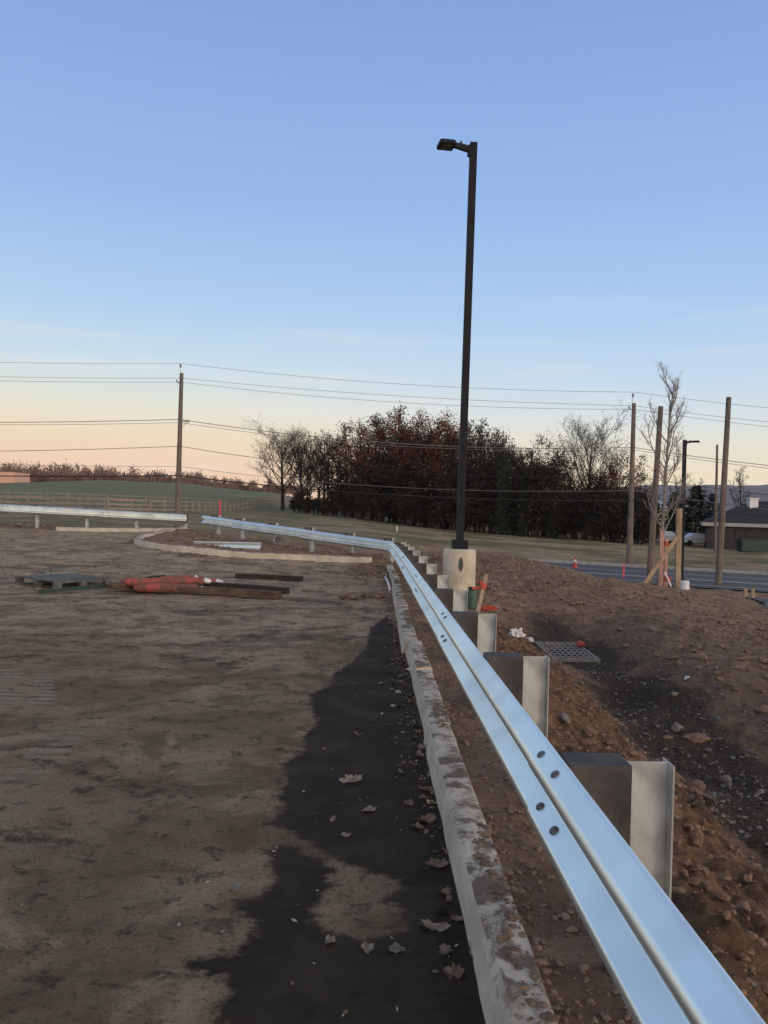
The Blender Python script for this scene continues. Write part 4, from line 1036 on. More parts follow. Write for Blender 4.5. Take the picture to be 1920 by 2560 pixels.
# cars
def car(px, py, Y, col, label, van=False, rz=0):
    p = P(px, py, Y); z = h1(p.x, Y, False) + .02; o = empty('parked_car', (p.x, Y, z), label, 'car', None, rz)
    hgt = 1.9 if van else 1.45; mb = MB()
    pr = [(-2.2, .35), (-2.2, .85), (-1.5, .98), (-.95, hgt), (1.1, hgt), (1.7, 1.0), (2.25, .9), (2.25, .35)]
    vs = [(x, s * (.9 if zz < 1.1 else .72), zz) for s in (-1, 1) for x, zz in pr]; n = len(pr)
    mb.add(vs, [tuple(range(n)), tuple(range(2 * n - 1, n - 1, -1))] + [(i, i + n, (i + 1) % n + n, (i + 1) % n) for i in range(n)]); mb.build('body', M[col], o, bevel=.06)
    mb = MB()
    mb.add([(-1.3, -.86, 1.02), (1.45, -.86, 1.02), (1.0, -.76, hgt - .1), (-.88, -.76, hgt - .1)], [(0, 1, 2, 3)]); mb.build('window', M['glass'], o)
    for x in (-1.4, 1.45):
        for s in (-1, 1):
            mb = MB(); mb.tube([(x, s * .93, .33), (x, s * .72, .33)], .33, 16); mb.build('wheel', M['tyre'], o)
car(1568, 1330, 106, 'carwhite', 'white van parked left of the near evergreens, behind the wood edge', True)
car(1612, 1322, 112, 'carwhite', 'white car parked in front of the cream building', False)
car(1650, 1345, 96, 'carwhite', 'white car parked behind the staked young tree')
car(1692, 1342, 98, 'cardark', 'dark car parked between the white cars behind the timber')
car(1748, 1350, 94, 'carwhite', 'white car parked nearest the brick building corner')

# ------------------------------------------------------------------ lot litter: pallet, rolls, boards
def pallet():
    c = Vector((-6.05, 15.35, 0)); ex = Vector((.60, .80, 0)); ey = Vector((-.80, .60, 0)); w, l = 1.2, 1.42
    o = empty('pallet', c, 'grey weathered wooden pallet lying flat at the left of the lot', 'pallet')
    def q(a, b, z): return ex * a + ey * b + Vector((0, 0, z))
    for i in range(3):
        mb = MB(); b = .05 + i * (l - .1) / 2
        for a in (.07, w / 2, w - .07): mb.box(q(a, b, .075), (.13, .1, .10), Matrix((ex, ey, Vector((0, 0, 1)))).transposed())
        mb.bar(q(0, b, .012), q(w, b, .012), .1, .022); mb.bar(q(0, b, .135), q(w, b, .135), .1, .022); mb.build('stringer', M['pallet'], o)
    for i in range(11):
        a = .06 + i * (w - .12) / 10; mb = MB(); mb.bar(q(a, 0, .158 + rnd.uniform(-.002, .003)), q(a, l, .158), .100, .02); mb.build('deck_board', M['pallet'], o)
pallet()
def board(p, q, w, d, mat, label, dz=0, name='board'):
    p = Vector(p); q = Vector(q); m = (p + q) / 2; L = (q - p).length; mb = MB(); n = 10; vs = []
    # slightly bowed plank
    t = (q - p).normalized(); a = t.cross(Vector((0, 0, 1))).normalized(); u = a.cross(t)
    for i in range(n + 1):
        s = i / n; c = p.lerp(q, s) - m + Vector((0, 0, .012 * math.sin(s * 3.1) * L / 2)); 
        for x, y in ((-w / 2, -d / 2), (w / 2, -d / 2), (w / 2, d / 2), (-w / 2, d / 2)): vs.append(c + a * x + u * y)
    mb.add(vs, [(i * 4 + k, i * 4 + (k + 1) % 4, i * 4 + 4 + (k + 1) % 4, i * 4 + 4 + k) for i in range(n) for k in range(4)] + [(3, 2, 1, 0), (n * 4, n * 4 + 1, n * 4 + 2, n * 4 + 3)])
    o = mb.build(name, M[mat]); o.location = m; return tag(o, label, 'board')
board(G(272, 1466, .09), G(700, 1487, .07), .22, .11, 'board', 'long muddy brown board at the front of the orange mesh rolls')
board(G(500, 1462, .06), G(718, 1478, .06), .18, .12, 'dark_board', 'dark grey board sticking out right from under the mesh rolls')
board(G(592, 1441, .05), G(755, 1449, .05), .2, .13, 'dark_board', 'dark timber lying alone behind the mesh rolls')
board(G(290, 1464, .17), G(395, 1442, .22), .14, .05, 'board', 'short muddy board lying over the left end of the mesh rolls')
board(G(190, 1425, .02), G(213, 1418, .04), .06, .03, 'new_wood', 'small pale stick behind the pallet')
def roll(p, q, r, label, seed):
    p = Vector(p); q = Vector(q); o = empty('mesh_roll', (p + q) / 2, label, 'mesh roll', 'rolls of orange safety mesh'); m = (p + q) / 2; g = random.Random(seed); mb = MB(); n = 26
    pl = [p.lerp(q, k / n) - m + Vector((0, 0, g.uniform(-.006, .006))) for k in range(n + 1)]; rs = [r * g.uniform(.86, 1.08) for _ in pl]; rs[0] *= .8; rs[-1] *= .8
    mb.tube(pl, rs, 16); mb.build('mesh_body', M['net'], o, smooth=True)
    mb = MB(); d = (q - p).normalized(); mb.blob(q - m + d * .05, r * .9, 1.1, .8, .8, seed, 2, .35); mb.build('plastic_wrap', M['white'], o)
roll(G(312, 1455, .22), G(512, 1452, .22), .075, 'upper front roll of orange safety mesh', 1)
roll(G(335, 1468, .12), G(495, 1472, .11), .085, 'lower front roll of orange safety mesh nearest the brown board', 2)
roll(G(300, 1457, .10), G(540, 1456, .10), .085, 'rear roll of orange safety mesh with white wrapped end', 3)
roll(G(400, 1447, .27), G(485, 1443, .28), .045, 'thin topmost roll of orange safety mesh', 4)
def stake(p, q, w, mat, label, name='stake', cat='stake', ribbon=None, green=False):
    p = Vector(p); q = Vector(q); o = empty(name, p, label, cat); mb = MB(); mb.bar((0, 0, 0), q - p, w, w * .45, up=(0, -1, 0)); mb.build('shaft', M[mat], o)
    if ribbon:
        m_, f0, f1 = ribbon; mb = MB(); a = (q - p) * f0; b = (q - p) * f1; mb.bar(a, b, w * (1.1 if m_ == 'pink' else 1.35), w * .8, up=(0, -1, 0)); g = random.Random(4)
        c = (a + b) / 2; vs = []
        for k in range(2 if m_ == 'orange' and w < .06 else 0):
            e = c + Vector((-w * (1 + 2 * k), -.02, w * (1.5 - k * 2))); mb.bar(c, e, w * .7, .006, up=(0, 1, 0))
        mb.build('ribbon', M[m_], o)
    return o
stake(G(97, 1479, .05), G(405, 1452, .16), .06, 'tpost', 'green steel fence post lying beside the pallet', 'steel_post', 'post')
stake(P(360, 1449, 15.6), P(412, 1441, 15.4), .07, 'tpost', 'short green steel post lying on top of the mesh rolls', 'steel_post', 'post')
# survey stakes
p = P(548, 1312, 33); q_ = P(551, 1252, 33); p.z = h1(p.x, 33) - .05
stake(p, q_, .05, 'new_wood', 'pink-topped survey stake standing in the grass behind the gap in the guardrails', ribbon=('pink', .55, 1.01))
p = P(1194, 1532, 11.6); q_ = P(1216, 1437, 12.0)
stake(p, q_, .055, 'new_wood', 'leaning wooden stake with orange ribbon beside the concrete pier', ribbon=('orange', .60, .76))
# green bottle-like drum and orange scrap
p = P(1178, 1522, 12.8)
def bottle(p):
    o = empty('green_jug', (p.x, p.y, p.z - .0), 'green plastic jug standing behind the guardrail post near the pier', 'jug'); n = 16; pf = [(.0, 0), (.075, .0), (.08, .02), (.08, .22), (.05, .28), (.045, .29)]; mb = MB(); vs = []
    for r, z in pf: vs += [(r * math.cos(k * 2 * math.pi / n), r * math.sin(k * 2 * math.pi / n), z) for k in range(n)]
    mb.add(vs, [(i * n + k, i * n + (k + 1) % n, (i + 1) * n + (k + 1) % n, (i + 1) * n + k) for i in range(len(pf) - 1) for k in range(n)]); mb.build('jug_body', M['green_plastic'], o, smooth=True)
    mb = MB(); mb.tube([(0, 0, .285), (0, 0, .34)], .055, 14); mb.build('cap', M['tpost'], o)
bottle(p)
def crumple(name, c, r, mat, label, cat, sx=1, sy=1, sz=.5, seed=1, rough=.6):
    mb = MB(); q = random.Random(seed)
    base, fs = ICO[3]; fr = [Vector((q.gauss(0, 1), q.gauss(0, 1), q.gauss(0, 1))) * 3.2 for _ in range(7)]; ph = [q.uniform(0, 6) for _ in fr]; vs = []
    for v in base:
        k = 1 + rough * (sum(abs(math.sin(v.dot(f) + p_)) for f, p_ in zip(fr, ph)) / len(fr) - .64) * 2.2
        vs.append(Vector((v.x * r * sx * k, v.y * r * sy * k, max(v.z * k, -.3) * r * sz)))
    mb.add(vs, fs); o = mb.build(name, M[mat]); o.location = c; return tag(o, label, cat)
def gp(px, py, z0=-.1):
    d = ray(px, py); z = z0
    for _ in range(12): p = G(px, py, z); z = .5 * z + .5 * h1(p.x, p.y)
    p = G(px, py, z); return Vector((p.x, p.y, h1(p.x, p.y)))
crumple('plastic_sheet', gp(1290, 1597) + Vector((0, 0, .05)), .085, 'white', 'crumpled white plastic on the soil left of the drain grate', 'plastic sheet', 1.2, .9, .9, 3, .9)
crumple('plastic_sheet', gp(1322, 1600) + Vector((0, 0, .04)), .055, 'white', 'smaller crumpled white plastic scrap nearest the drain grate', 'plastic sheet', 1.2, .9, .9, 5, .9)
crumple('orange_tarp', gp(1218, 1530) + Vector((0, 0, .06)), .10, 'orange', 'crumpled orange tarp at the foot of the leaning stake', 'tarp', 1.5, .9, .45, 7, .9)
crumple('orange_tarp', gp(1198, 1462) + Vector((0, 0, .04)), .06, 'orange', 'orange scrap in the dirt right of the concrete pier', 'tarp', .9, .8, .8, 9, .9)
# drain grate
def grate():
    x0, x1, y0, y1, z = 2.43, 3.1, 11.65, 13.1, -.385; c = Vector(((x0 + x1) / 2, (y0 + y1) / 2, z)); tl = Matrix.Rotation(R(2.5), 4, 'X')
    o = empty('drain_grate', c, 'square-holed iron drain grate in the ditch behind the guardrail', 'drain grate')
    w = x1 - x0; l = y1 - y0; mb = MB()
    for s in (-1, 1): mb.box((s * (w / 2 - .02), 0, 0), (.04, l, .05)); mb.box((0, s * (l / 2 - .02), 0), (w - .081, .04, .05))
    mb.build('frame', M['iron'], o)
    mb = MB()
    for i in range(1, 8): mb.box((-w / 2 + w * i / 8, 0, .012), (.020, l - .082, .014))
    for i in range(1, 7): mb.box((0, -l / 2 + l * i / 7, .0135), (w - .082, .034, .014))
    mb.build('grid', M['iron'], o)
    mb = MB(); mb.box((0, 0, -.30), (w - .09, l - .09, .02)); mb.build('pit_shade', M['pit_shade'], o)  # near-black sheet standing in for the shade below the grid
    for cx, cy, dx, dy in ((0, -l / 2 - .09, w + .4, .18), (0, l / 2 + .09, w + .4, .18), (w / 2 + .1, 0, .2, l), (-w / 2 - .1, 0, .2, l)): pass
grate()
crumple('orange_rag', Vector((3.08, 12.75, -.33)), .075, 'orange', 'orange-red rag lying on the far corner of the drain grate', 'rag', .8, 1.7, .5, 12, .8)
# braced timber by the poles
p = P(1694, 1472, 25); t = P(1698, 1271, 25); p.z = h1(p.x, 25) - .1
tb_ = empty('braced_timber', p, 'thick upright timber with a diagonal brace on the dirt rise before the road', 'timber'); mb = MB(); mb.bar((0, 0, 0), t - p, .15, .13, up=(0, -1, 0)); mb.build('upright', M['new_wood'], tb_)
mb = MB(); mb.bar(P(1694, 1342, 24.9) - p, P(1608, 1464, 24.5) - p, .11, .05, up=(0, -1, 0)); mb.build('brace', M['new_wood'], tb_)
for i, (px, w, top, lab) in enumerate(((1652, .12, 1326, 'left pink-tinted board guarding the young street tree'), (1664, .10, 1345, 'right pink-tinted board guarding the young street tree'))):
    p = P(px, 1466, 27); q_ = P(px + 3, top, 27); p.z = h1(p.x, 27) - .1
    stake(p, q_, w, 'pinkwood' if 'pinkwood' in M else 'new_wood', lab, 'guard_board', 'board', ribbon=('orange', .86, .93) if i else None)
p = P(1662, 1430, 26.5); q_ = P(1678, 1462, 26.5); q_.z -= .05; stake(q_, p, .05, 'white', 'white slanted strip leaning on the tree guard boards', 'strip', 'strip')
crumple('orange_tarp', P(1668, 1450, 26.6), .12, 'orange', 'orange bundle tied at the foot of the tree guard', 'tarp', .8, .8, 1.2, 15, .7)
p = P(1712, 1474, 24.6); z = h1(p.x, p.y); mb = MB(); mb.tube([(0, 0, 0), (0, 0, .26)], [.13, .12], 18); o = mb.build('white_bucket', M['white'], bevel=.01); o.location = (p.x, p.y, z); tag(o, 'white bucket upside down at the foot of the braced timber', 'bucket')
for px, lab in ((1864, 'short pale wooden stub left of another near the right pole'), (1882, 'short pale wooden stub nearest the right edge')):
    p = P(px, 1468, 28); q_ = P(px + 1, 1445, 28); p.z = h1(p.x, 28) - .1; q_.z = p.z + .55; stake(p, q_, .12, 'new_wood', lab, 'stub', 'stub')
# cone and markers on the road
def cone(px, py, Y, label):
    p = P(px, py, Y); o = empty('traffic_cone', (p.x, Y, RZ + .004), label, 'cone'); mb = MB(); mb.box((0, 0, .02), (.36, .36, .04)); mb.build('foot', M['orange'], o); mb = MB(); mb.tube([(0, 0, .04), (0, 0, .68)], [.13, .03], 16); mb.build('body', M['orange'], o)
    mb = MB(); mb.tube([(0, 0, .34), (0, 0, .50)], [.085, .062], 16, cap=False); mb.build('band', M['white'], o)
cone(1437, 1436, 49, 'orange traffic cone with white band on the road beyond the dirt mound')
p = P(1558, 1458, 43); stake((p.x, 43, RZ), (p.x + .02, 43, RZ + .7), .08, 'pink', 'pink marker post standing at the near side of the road', 'marker_post', 'marker')
# white marker in the field
p = P(993, 1318, 78); z = h1(p.x, 78); stake((p.x, 78, z), (p.x, 78, z + .5), .12, 'white', 'tiny white marker stake in the field in front of the wood', 'marker_stake', 'marker')
# ------------------------------------------------------------------ stones, clods, leaves
def scatter(name, n, region, rmin, rmax, mat, label, seed, lvl=1, flat=.65, zfun=None, sink=.3):
    q = random.Random(seed); P_ = [region(q) for _ in range(n)]; X = np.array([p[0] for p in P_]); Y = np.array([p[1] for p in P_]); Z = (zfun or H)(X, Y)
    mb = MB()
    for i in range(n):
        r = rmin * (rmax / rmin) ** (q.random() ** 2.4); mb.blob((X[i], Y[i], Z[i] + r * (flat - sink)), r, q.uniform(.7, 1.4), q.uniform(.7, 1.2), flat * q.uniform(.7, 1.2), q.random() * 1e6, lvl, .3)
    o = mb.build(name, mat); return tag(o, label, name.replace('_', ' '), kind='stuff')
def strip_region(q):
    y = 1.8 + (q.random() ** 1.7) * 20; return (kerbX(y) + q.uniform(.19, .75) + .0, y)
def slope_region(q):
    y = 1.5 + (q.random() ** 1.4) * 12; return (q.uniform(1.0, 2.35), y)
def ditch_region(q):
    y = 3 + q.random() * 10.0; return (q.uniform(2.1, 3.7) , y)
def ditch_gr(q):
    while True:
        p = ditch_region(q)
        if not (2.4 < p[0] < 3.15 and 11.6 < p[1] < 13.2): return p
def bank_region(q):
    y = 7 + q.random() * 18; return (q.uniform(1.4, 8.5), y) if y > 14 else (q.uniform(3.5, 7), y)
scatter('soil_clods', 5200, strip_region, .003, .018, M['clod'], 'loose clods of brown soil between kerb and guardrail', 1)
scatter('red_clods', 5200, slope_region, .004, .03, M['clod_red'], 'loose reddish clods down the bank behind the guardrail', 2)
scatter('gravel', 3600, ditch_gr, .004, .022, M['chip'], 'grey stone chips along the dark ditch', 3)
scatter('bank_clods', 3600, bank_region, .008, .06, M['clod'], 'brown clods and lumps across the dug bank', 4)
def kerbtop(q):
    while True:
        y = 1.9 + q.random() * 19
        if (math.sin(y * 2.3) + math.sin(y * 5.1 + 1) * .7) > .1: return (kerbX(y) + q.uniform(.07, .2), y)
scatter('kerb_mud', 1300, kerbtop, .005, .022, M['clod'], 'dried mud crumbs lying along the top of the near kerb', 5, zfun=lambda X, Y: X * 0 + .155 + .25 * np.maximum(0, Hraw(X * 0 - .5, Y)), flat=.5)
def foot(q):
    y = 4 + q.random() ** .8 * 18; return (kerbX(y) - abs(q.gauss(0, .10)) - .01, y)
scatter('kerb_foot_debris', 2200, foot, .003, .018, M['clod'], 'dark mud crumbs and litter along the foot of the near kerb', 6)
def lotc(q): return (q.uniform(-7, .2), 2 + q.random() ** 1.3 * 22)
scatter('lot_grit', 2600, lotc, .002, .011, M['clod'], 'small grit and mud crumbs spread over the lot', 7)
def heap(q):
    a = q.gauss(0, 1); b = q.gauss(0, 1); return (-.15 + a * .35, 21.8 + b * 1.2)
scatter('heap_clods', 600, heap, .02, .09, M['clod'], 'clods heaped where the kerb ends at the rail corner', 8)
def islr(q):
    while True:
        x, y = q.uniform(-7.7, 0), q.uniform(23.3, 30)
        i, d = island(np.array([x]), np.array([y]))
        if i[0] and d[0] > .2: return (x, y)
scatter('island_clods', 900, islr, .015, .08, M['clod'], 'clods of earth filling the dirt island', 9)
def farleft(q): return (q.uniform(-22, -8), 31.6 + abs(q.gauss(0, 1)))
scatter('edge_rubble', 500, farleft, .03, .12, M['clod'], 'earth rubble under the far left guardrail', 10)
# heavier stones, each a thing
def rock(px, py, r, mat, label, seed, f=.6, sx=1.2):
    g = gp(px, py); mb = MB(); mb.blob((0, 0, 0), r, sx, .9, f, seed, 3, .38); o = mb.build('rock', M[mat]); o.location = g + Vector((0, 0, r * f * .45)); tag(o, label, 'rock')
rock(1630, 1576, 0.056, 'stone', 'pale rounded rock on the bank above the drain grate, right of it', 1, .8)
rock(1718, 1697, 0.028, 'white', 'small white stone on the right bank above the ditch', 2, .8)
rock(1685, 1735, 0.043, 'stone', 'grey flat stone at the edge of the right bank', 3, .5)
rock(1415, 1805, 0.062, 'stone', 'flat grey-brown slab on the reddish bank between two posts', 4, .35, 1.7)
rock(1475, 1832, 0.037, 'stone_red', 'orange angular stone beside the flat slab on the bank', 5, .8)
rock(1690, 1825, 0.056, 'stone', 'grey stone lying in the dark ditch', 6, .6)
rock(1668, 1845, 0.037, 'stone_red', 'small reddish stone beside the grey one in the ditch', 7, .6)
rock(1745, 1848, 0.068, 'stone_red', 'long dull red stone in the ditch', 8, .4, 1.7)
rock(1815, 1960, 0.053, 'stone', 'brown boulder on the bank edge right of the nearest post', 9, .8)
rock(1740, 1975, 0.056, 'stone_red', 'tan angular boulder behind the nearest guardrail post', 10, .8)
rock(1850, 2047, 0.031, 'chip', 'round grey stone half buried on the ditch side', 11, .7)
rock(1738, 2118, 0.046, 'stone_red', 'orange faceted rock on the bank right of the nearest post', 12, 1.1, .8)
rock(1900, 1985, 0.031, 'stone', 'pale stone at the right edge in the ditch', 13, .7)
rock(1875, 2460, 0.015, 'chip', 'small pale pebble on the bank at the lower right', 14)
rock(1225, 1470, .2, 'stone', 'large tan rock right of the leaning stake', 15, .6, 1.5)
rock(703, 1362, .28, 'stone', 'large tan boulder on the dirt island behind the guardrail', 16, .7, 1.3)
rock(1276, 2024, .022, 'clod', 'round brown clod on the strip beside the near kerb joint', 17, .8)
rock(832, 2050, .02, 'stone', 'small round tan pebble on the wet patch', 18, .8)
rock(1470, 1600, 0.031, 'stone', 'small pale stone just above the drain grate', 19)
rock(1580, 1560, 0.025, 'white', 'white scrap stone on the far dark bank', 20, .4)
rock(1790, 1675, 0.031, 'stone', 'pale stone on the grassless right bank top', 21, .7)
rock(870, 1497, .13, 'clod', 'dark lump of earth by the foot of the far kerb', 22, .5, 1.6)
rock(930, 1495, .15, 'clod', 'dark mud heap against the far kerb foot', 23, .5, 1.6)
# leaves
def leaf(g, size, mat, label, group, seed, curl=.35, tilt=None, dz=.004, name='dead_leaf', cat='leaf'):
    q = random.Random(seed); curl *= q.uniform(.25, 1.2); n = 22; vs = []; mb = MB(); lob = q.choice((5, 5, 3))
    for ringf in (.0, .33, .66, 1.0):
        for k in range(n):
            a = 2 * math.pi * k / n; r = .52 + .16 * abs(math.cos(a * lob / 2 + seed)) + .13 * math.sin(a * 2 + seed * 1.7) + q.uniform(-.13, .10)
            r *= ringf * size * .8; x = r * math.cos(a) * 1.25; y = r * math.sin(a) * .85
            z = curl * (x * x * .9 + y * y * 2.2) / size + q.uniform(-.07, .07) * size * ringf + .22 * size * math.sin(a * 2 + seed) * ringf ** 2 * curl
            vs.append((x, y, max(z, -.001)))
    mb.add(vs, [(i * n + k, i * n + (k + 1) % n, (i + 1) * n + (k + 1) % n, (i + 1) * n + k) for i in range(3) for k in range(n)])
    # stalk
    mb.tube([(size * .45, 0, .002), (size * .9, size * .1, .006 + curl * size * .1)], size * .012, 4)
    o = mb.build(name, M[mat]); o.location = g + Vector((0, 0, dz)); o.rotation_euler = (q.uniform(-.2, .2), q.uniform(-.2, .2), q.uniform(0, 6.3)); 
    return tag(o, label, cat, group)
LV = [(880, 1954, .13, 'deadleaf', 'large tan leaf lying flat in the middle of the wet patch'), (922, 2028, .09, 'deadleaf', 'curled grey-tan leaf below the large tan leaf'),
 (896, 1838, .07, 'redleaf', 'orange-brown leaf on the upper wet patch'), (1060, 1875, .10, 'deadleaf', 'upright tan leaf leaning on the kerb foot'), (1050, 1892, .07, 'deadleaf', 'grey leaf under the leaf leaning on the kerb'),
 (955, 1710, .09, 'deadleaf', 'pale leaf on the far part of the wet patch'), (1060, 2055, .10, 'redleaf', 'reddish curled leaf beside the near kerb joint'), (1023, 2010, .08, 'redleaf', 'dull red leaf left of the yellow wrapper'),
 (1092, 2165, .11, 'redleaf', 'brown-red leaf by the kerb, middle of the lower wet patch'), (1145, 2300, .06, 'redleaf', 'small orange leaf near the kerb at the lower wet patch'),
 (1195, 2395, .11, 'deadleaf', 'grey crumpled leaf against the kerb at the bottom'), (588, 2225, .075, 'deadleaf', 'tan leaf on the dry ground left of the wet patch'),
 (920, 2375, .06, 'deadleaf', 'small grey leaf at the bottom of the wet patch'), (825, 2358, .06, 'deadleaf', 'pale leaf on the dry tongue at the bottom'), (1085, 2320, .09, 'deadleaf', 'dull leaf beside the small orange leaf'),
 (865, 2090, .05, 'deadleaf', 'small crumpled leaf low in the wet patch'), (175, 1865, .06, 'deadleaf', 'tan leaf on the dry lot at left'), (1000, 1690, .08, 'deadleaf', 'leaf at the kerb foot on the far wet patch'), (633, 1695, .05, 'deadleaf', 'pale leaf on the dry lot before the wet patch')]
for i, (px, py, s, m, lab) in enumerate(LV): leaf(gp(px, py, 0), s * .85, m, lab, None, i + 50, .5)
leaf(gp(1078, 2008, 0), .05, 'straw', 'yellow crumpled wrapper by the kerb joint', None, 90, .6, name='wrapper', cat='wrapper')
q = random.Random(5)
for i in range(90):
    y = 3.0 + q.random() ** 1.1 * 13; x = kerbX(y) - abs(q.gauss(0, .10)) - .02
    leaf(Vector((x, y, h1(x, y))), q.uniform(.02, .06), q.choice(('deadleaf', 'redleaf', 'greyleaf', 'brownleaf', 'brownleaf', 'greyleaf')), 'dry brown leaf drifted along the kerb foot', 'dry leaves drifted along the kerb foot', i + 200, .6)
def scraps():
    q = random.Random(8); mb = MB()
    for i in range(120):
        y = 2.4 + q.random() ** 1.2 * 18; x = kerbX(y) - abs(q.gauss(0, .55)) - .03 if q.random() < .75 else q.uniform(-6, 0)
        z = h1(x, y) + .006; s = q.uniform(.004, .016) * (1 + y * .04); a = q.uniform(0, 3.14); d = Vector((math.cos(a), math.sin(a), q.uniform(-.1, .3))); e = Vector((-d.y, d.x, q.uniform(-.3, .3))) * q.uniform(.3, .8)
        c = Vector((x, y, z)); mb.add([c - d * s, c + e * s, c + d * s, c - e * s * .7], [(0, 1, 2, 3)])
    tag(mb.build('paper_scraps', M['chaff']), 'tiny white scraps scattered on the lot', 'paper scraps', kind='stuff')
scraps()
crumple('white_scrap', gp(995, 1735, 0) + Vector((0, 0, .02)), .028, 'chaff', 'crumpled white paper at the kerb foot on the wet patch', 'paper', seed=31)
crumple('white_scrap', gp(982, 1770, 0) + Vector((0, 0, .02)), .02, 'chaff', 'small torn white paper a little nearer than the crumpled one', 'paper', seed=33)
crumple('blue_scrap', gp(1022, 1678, 0) + Vector((0, 0, .02)), .022, 'white', 'pale blue-white scrap pressed against the kerb foot', 'paper', seed=35)
mb = MB(); a = gp(963, 1447, 0); b = gp(975, 1480, 0); mb.tube([a + Vector((0, 0, .03)), (a + b) / 2 + Vector((.02, 0, .035)), b + Vector((0, 0, .03))], .025, 8); tag(mb.build('white_pipe', M['white'], smooth=True), 'thin white pipe lying along the foot of the far kerb', 'pipe')
mb = MB(); a = gp(1042, 1556, .1); b = gp(1085, 1568, .1); mb.tube([a + Vector((0, 0, .03)), (a + b) / 2 + Vector((0, 0, .06)), b + Vector((0, 0, .03))], .009, 6); tag(mb.build('yellow_stalk', M['straw']), 'yellow dry stalk on the strip under the guardrail', 'stalk')
crumple('rubbish_bag', gp(70, 1322, .5) + Vector((0, 0, .1)), .15, 'chip', 'pale blue-grey rubbish lump at the far left edge of the lot', 'rubbish', 1.3, .8, .6, 41, .5)
crumple('rubbish_bag', gp(48, 1318, .5) + Vector((0, 0, .1)), .08, 'stone', 'small pale lump left of the rubbish at the lot edge', 'rubbish', 1.3, .8, .8, 43, .5)

# ------------------------------------------------------------------ air
mb = MB(); mb.box((0, 0, 297), (9000, 9000, 606)); hz = mb.build('haze', bpy.data.materials.new('haze')); tag(hz, 'thin evening haze', 'haze', kind='stuff')
hm = hz.data.materials[0]; hm.use_nodes = True; nt = hm.node_tree; nt.nodes.clear(); out = nt.nodes.new('ShaderNodeOutputMaterial'); pv = nt.nodes.new('ShaderNodeVolumePrincipled')
pv.inputs['Color'].default_value = (.93, .95, 1, 1); pv.inputs['Density'].default_value = .00006; nt.links.new(pv.outputs[0], out.inputs['Volume'])

# ------------------------------------------------------------------ sky and light
w = bpy.data.worlds.new('World'); sc.world = w; w.use_nodes = True; nt = w.node_tree; bg = nt.nodes['Background']; N = nt.nodes.new; Lk = nt.links.new
SUN_AZ = R(-28)      # light comes from behind the camera, to the right
sky = N('ShaderNodeTexSky'); sky.sky_type = 'NISHITA'; sky.sun_disc = False; sky.sun_elevation = R(3); sky.sun_rotation = R(140)
tc = N('ShaderNodeTexCoord'); sx = N('ShaderNodeSeparateXYZ'); Lk(tc.outputs['Generated'], sx.inputs[0])
asn = N('ShaderNodeMath'); asn.operation = 'ARCSINE'; Lk(sx.outputs['Z'], asn.inputs[0])
mr = N('ShaderNodeMapRange'); mr.inputs[1].default_value = 0; mr.inputs[2].default_value = R(60); Lk(asn.outputs[0], mr.inputs[0])
def ramp(stops):
    r = N('ShaderNodeValToRGB'); e = r.color_ramp.elements
    while len(e) > 1: e.remove(e[0])
    e[0].position = stops[0][0] / 60; e[0].color = lin(stops[0][1])
    for d, c in stops[1:]: x = e.new(d / 60); x.color = lin(c)
    Lk(mr.outputs[0], r.inputs[0]); return r
rl = ramp([(0, (244, 196, 168)), (2.2, (254, 214, 180)), (4.4, (253, 230, 194)), (6.5, (238, 240, 222)), (9, (210, 233, 245)), (13, (176, 211, 247)), (20, (148, 186, 239)), (31, (130, 164, 222)), (42, (132, 148, 186)), (60, (140, 146, 162))])
rr = ramp([(0, (250, 222, 176)), (2.2, (254, 236, 200)), (4.4, (244, 240, 220)), (6.5, (224, 238, 243)), (9, (200, 226, 249)), (13, (174, 209, 249)), (20, (149, 187, 240)), (31, (130, 164, 222)), (42, (132, 148, 186)), (60, (140, 146, 162))])
az = N('ShaderNodeMath'); az.operation = 'ARCTAN2'; Lk(sx.outputs['X'], az.inputs[0]); Lk(sx.outputs['Y'], az.inputs[1])
ma = N('ShaderNodeMapRange'); ma.interpolation_type = 'SMOOTHSTEP'; ma.inputs[1].default_value = R(-22); ma.inputs[2].default_value = R(22); Lk(az.outputs[0], ma.inputs[0])
mx = N('ShaderNodeMix'); mx.data_type = 'RGBA'; Lk(ma.outputs[0], mx.inputs[0]); Lk(rl.outputs[0], mx.inputs[6]); Lk(rr.outputs[0], mx.inputs[7])
# thin cirrus
mp = N('ShaderNodeMapping'); mp.inputs['Scale'].default_value = (2.2, 2.2, 34); Lk(tc.outputs['Generated'], mp.inputs[0])
nz = N('ShaderNodeTexNoise'); nz.inputs['Scale'].default_value = 1.6; nz.inputs['Detail'].default_value = 6; Lk(mp.outputs[0], nz.inputs[0])
cm = N('ShaderNodeMapRange'); cm.inputs[1].default_value = .55; cm.inputs[2].default_value = .8; cm.inputs[4].default_value = .5; Lk(nz.outputs[0], cm.inputs[0])
cb = N('ShaderNodeMapRange'); cb.interpolation_type = 'SMOOTHSTEP'; cb.inputs[1].default_value = .3; cb.inputs[2].default_value = .12; Lk(sx.outputs['Z'], cb.inputs[0])
cc = N('ShaderNodeMath'); cc.operation = 'MULTIPLY'; Lk(cm.outputs[0], cc.inputs[0]); Lk(cb.outputs[0], cc.inputs[1])
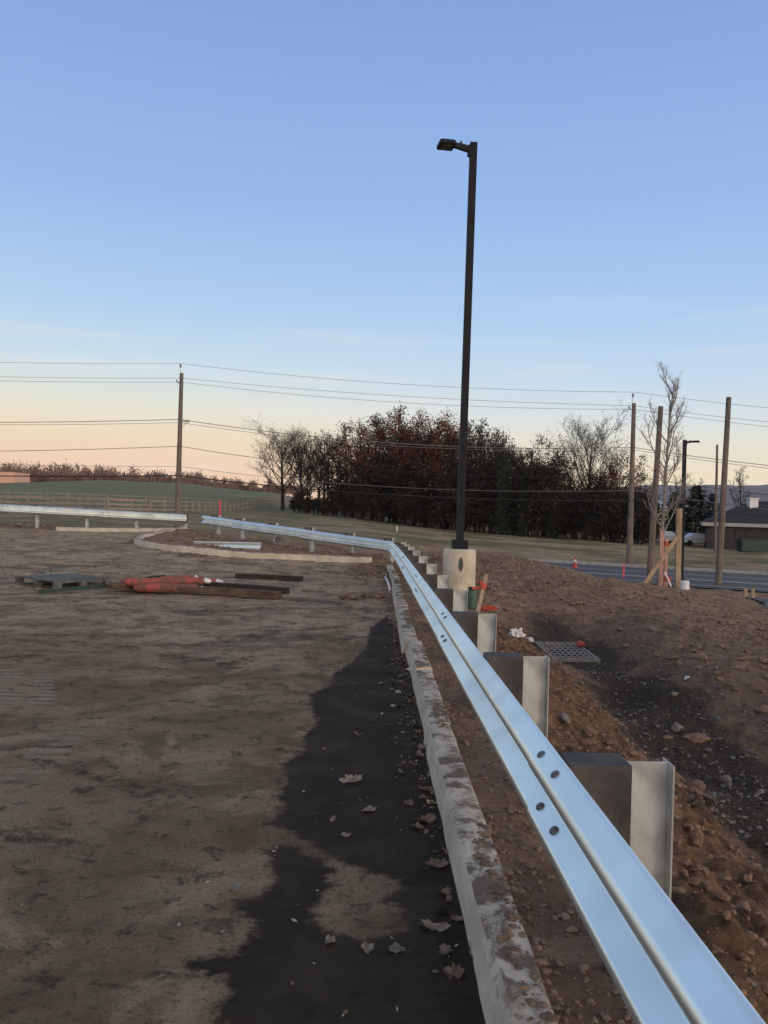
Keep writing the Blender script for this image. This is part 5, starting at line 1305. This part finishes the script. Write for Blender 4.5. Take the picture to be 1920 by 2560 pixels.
m2 = N('ShaderNodeMix'); m2.data_type = 'RGBA'; Lk(cc.outputs[0], m2.inputs[0]); Lk(mx.outputs[2], m2.inputs[6]); m2.inputs[7].default_value = lin((248, 240, 236))
# a little of the physical sky mixed in
sm = N('ShaderNodeMix'); sm.data_type = 'RGBA'; sm.blend_type = 'ADD'; sm.inputs[0].default_value = .006; Lk(m2.outputs[2], sm.inputs[6]); Lk(sky.outputs[0], sm.inputs[7])
# afterglow on the sunset side of the sky, behind the camera
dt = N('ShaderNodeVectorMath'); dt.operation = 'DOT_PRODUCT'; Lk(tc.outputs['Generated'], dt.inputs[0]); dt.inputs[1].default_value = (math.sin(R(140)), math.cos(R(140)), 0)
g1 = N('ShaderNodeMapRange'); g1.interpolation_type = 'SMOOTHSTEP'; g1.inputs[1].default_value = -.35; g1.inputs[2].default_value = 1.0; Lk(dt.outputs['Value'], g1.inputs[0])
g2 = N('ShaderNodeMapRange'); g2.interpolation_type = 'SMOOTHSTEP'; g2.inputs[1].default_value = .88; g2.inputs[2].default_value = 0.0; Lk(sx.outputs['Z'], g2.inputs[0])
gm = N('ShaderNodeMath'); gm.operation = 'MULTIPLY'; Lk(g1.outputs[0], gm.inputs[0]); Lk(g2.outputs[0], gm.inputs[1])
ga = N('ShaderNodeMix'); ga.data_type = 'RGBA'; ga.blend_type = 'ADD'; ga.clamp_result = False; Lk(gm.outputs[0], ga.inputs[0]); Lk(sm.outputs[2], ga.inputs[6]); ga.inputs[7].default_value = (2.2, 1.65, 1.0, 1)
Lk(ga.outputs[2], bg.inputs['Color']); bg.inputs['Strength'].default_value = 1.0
sd = bpy.data.lights.new('sun', 'SUN'); sd.energy = .8; sd.angle = R(18); sd.color = (1, .70, .48); so = bpy.data.objects.new('sun', sd); COL.objects.link(so)
dv = Vector((math.sin(R(140)) * math.cos(R(7)), math.cos(R(140)) * math.cos(R(7)), math.sin(R(7))))
so.rotation_euler = dv.to_track_quat('Z', 'Y').to_euler()
vs = sc.view_settings; vs.view_transform = 'Standard'; vs.look = 'None'; vs.exposure = 0; vs.gamma = 1; vs.use_curve_mapping = False
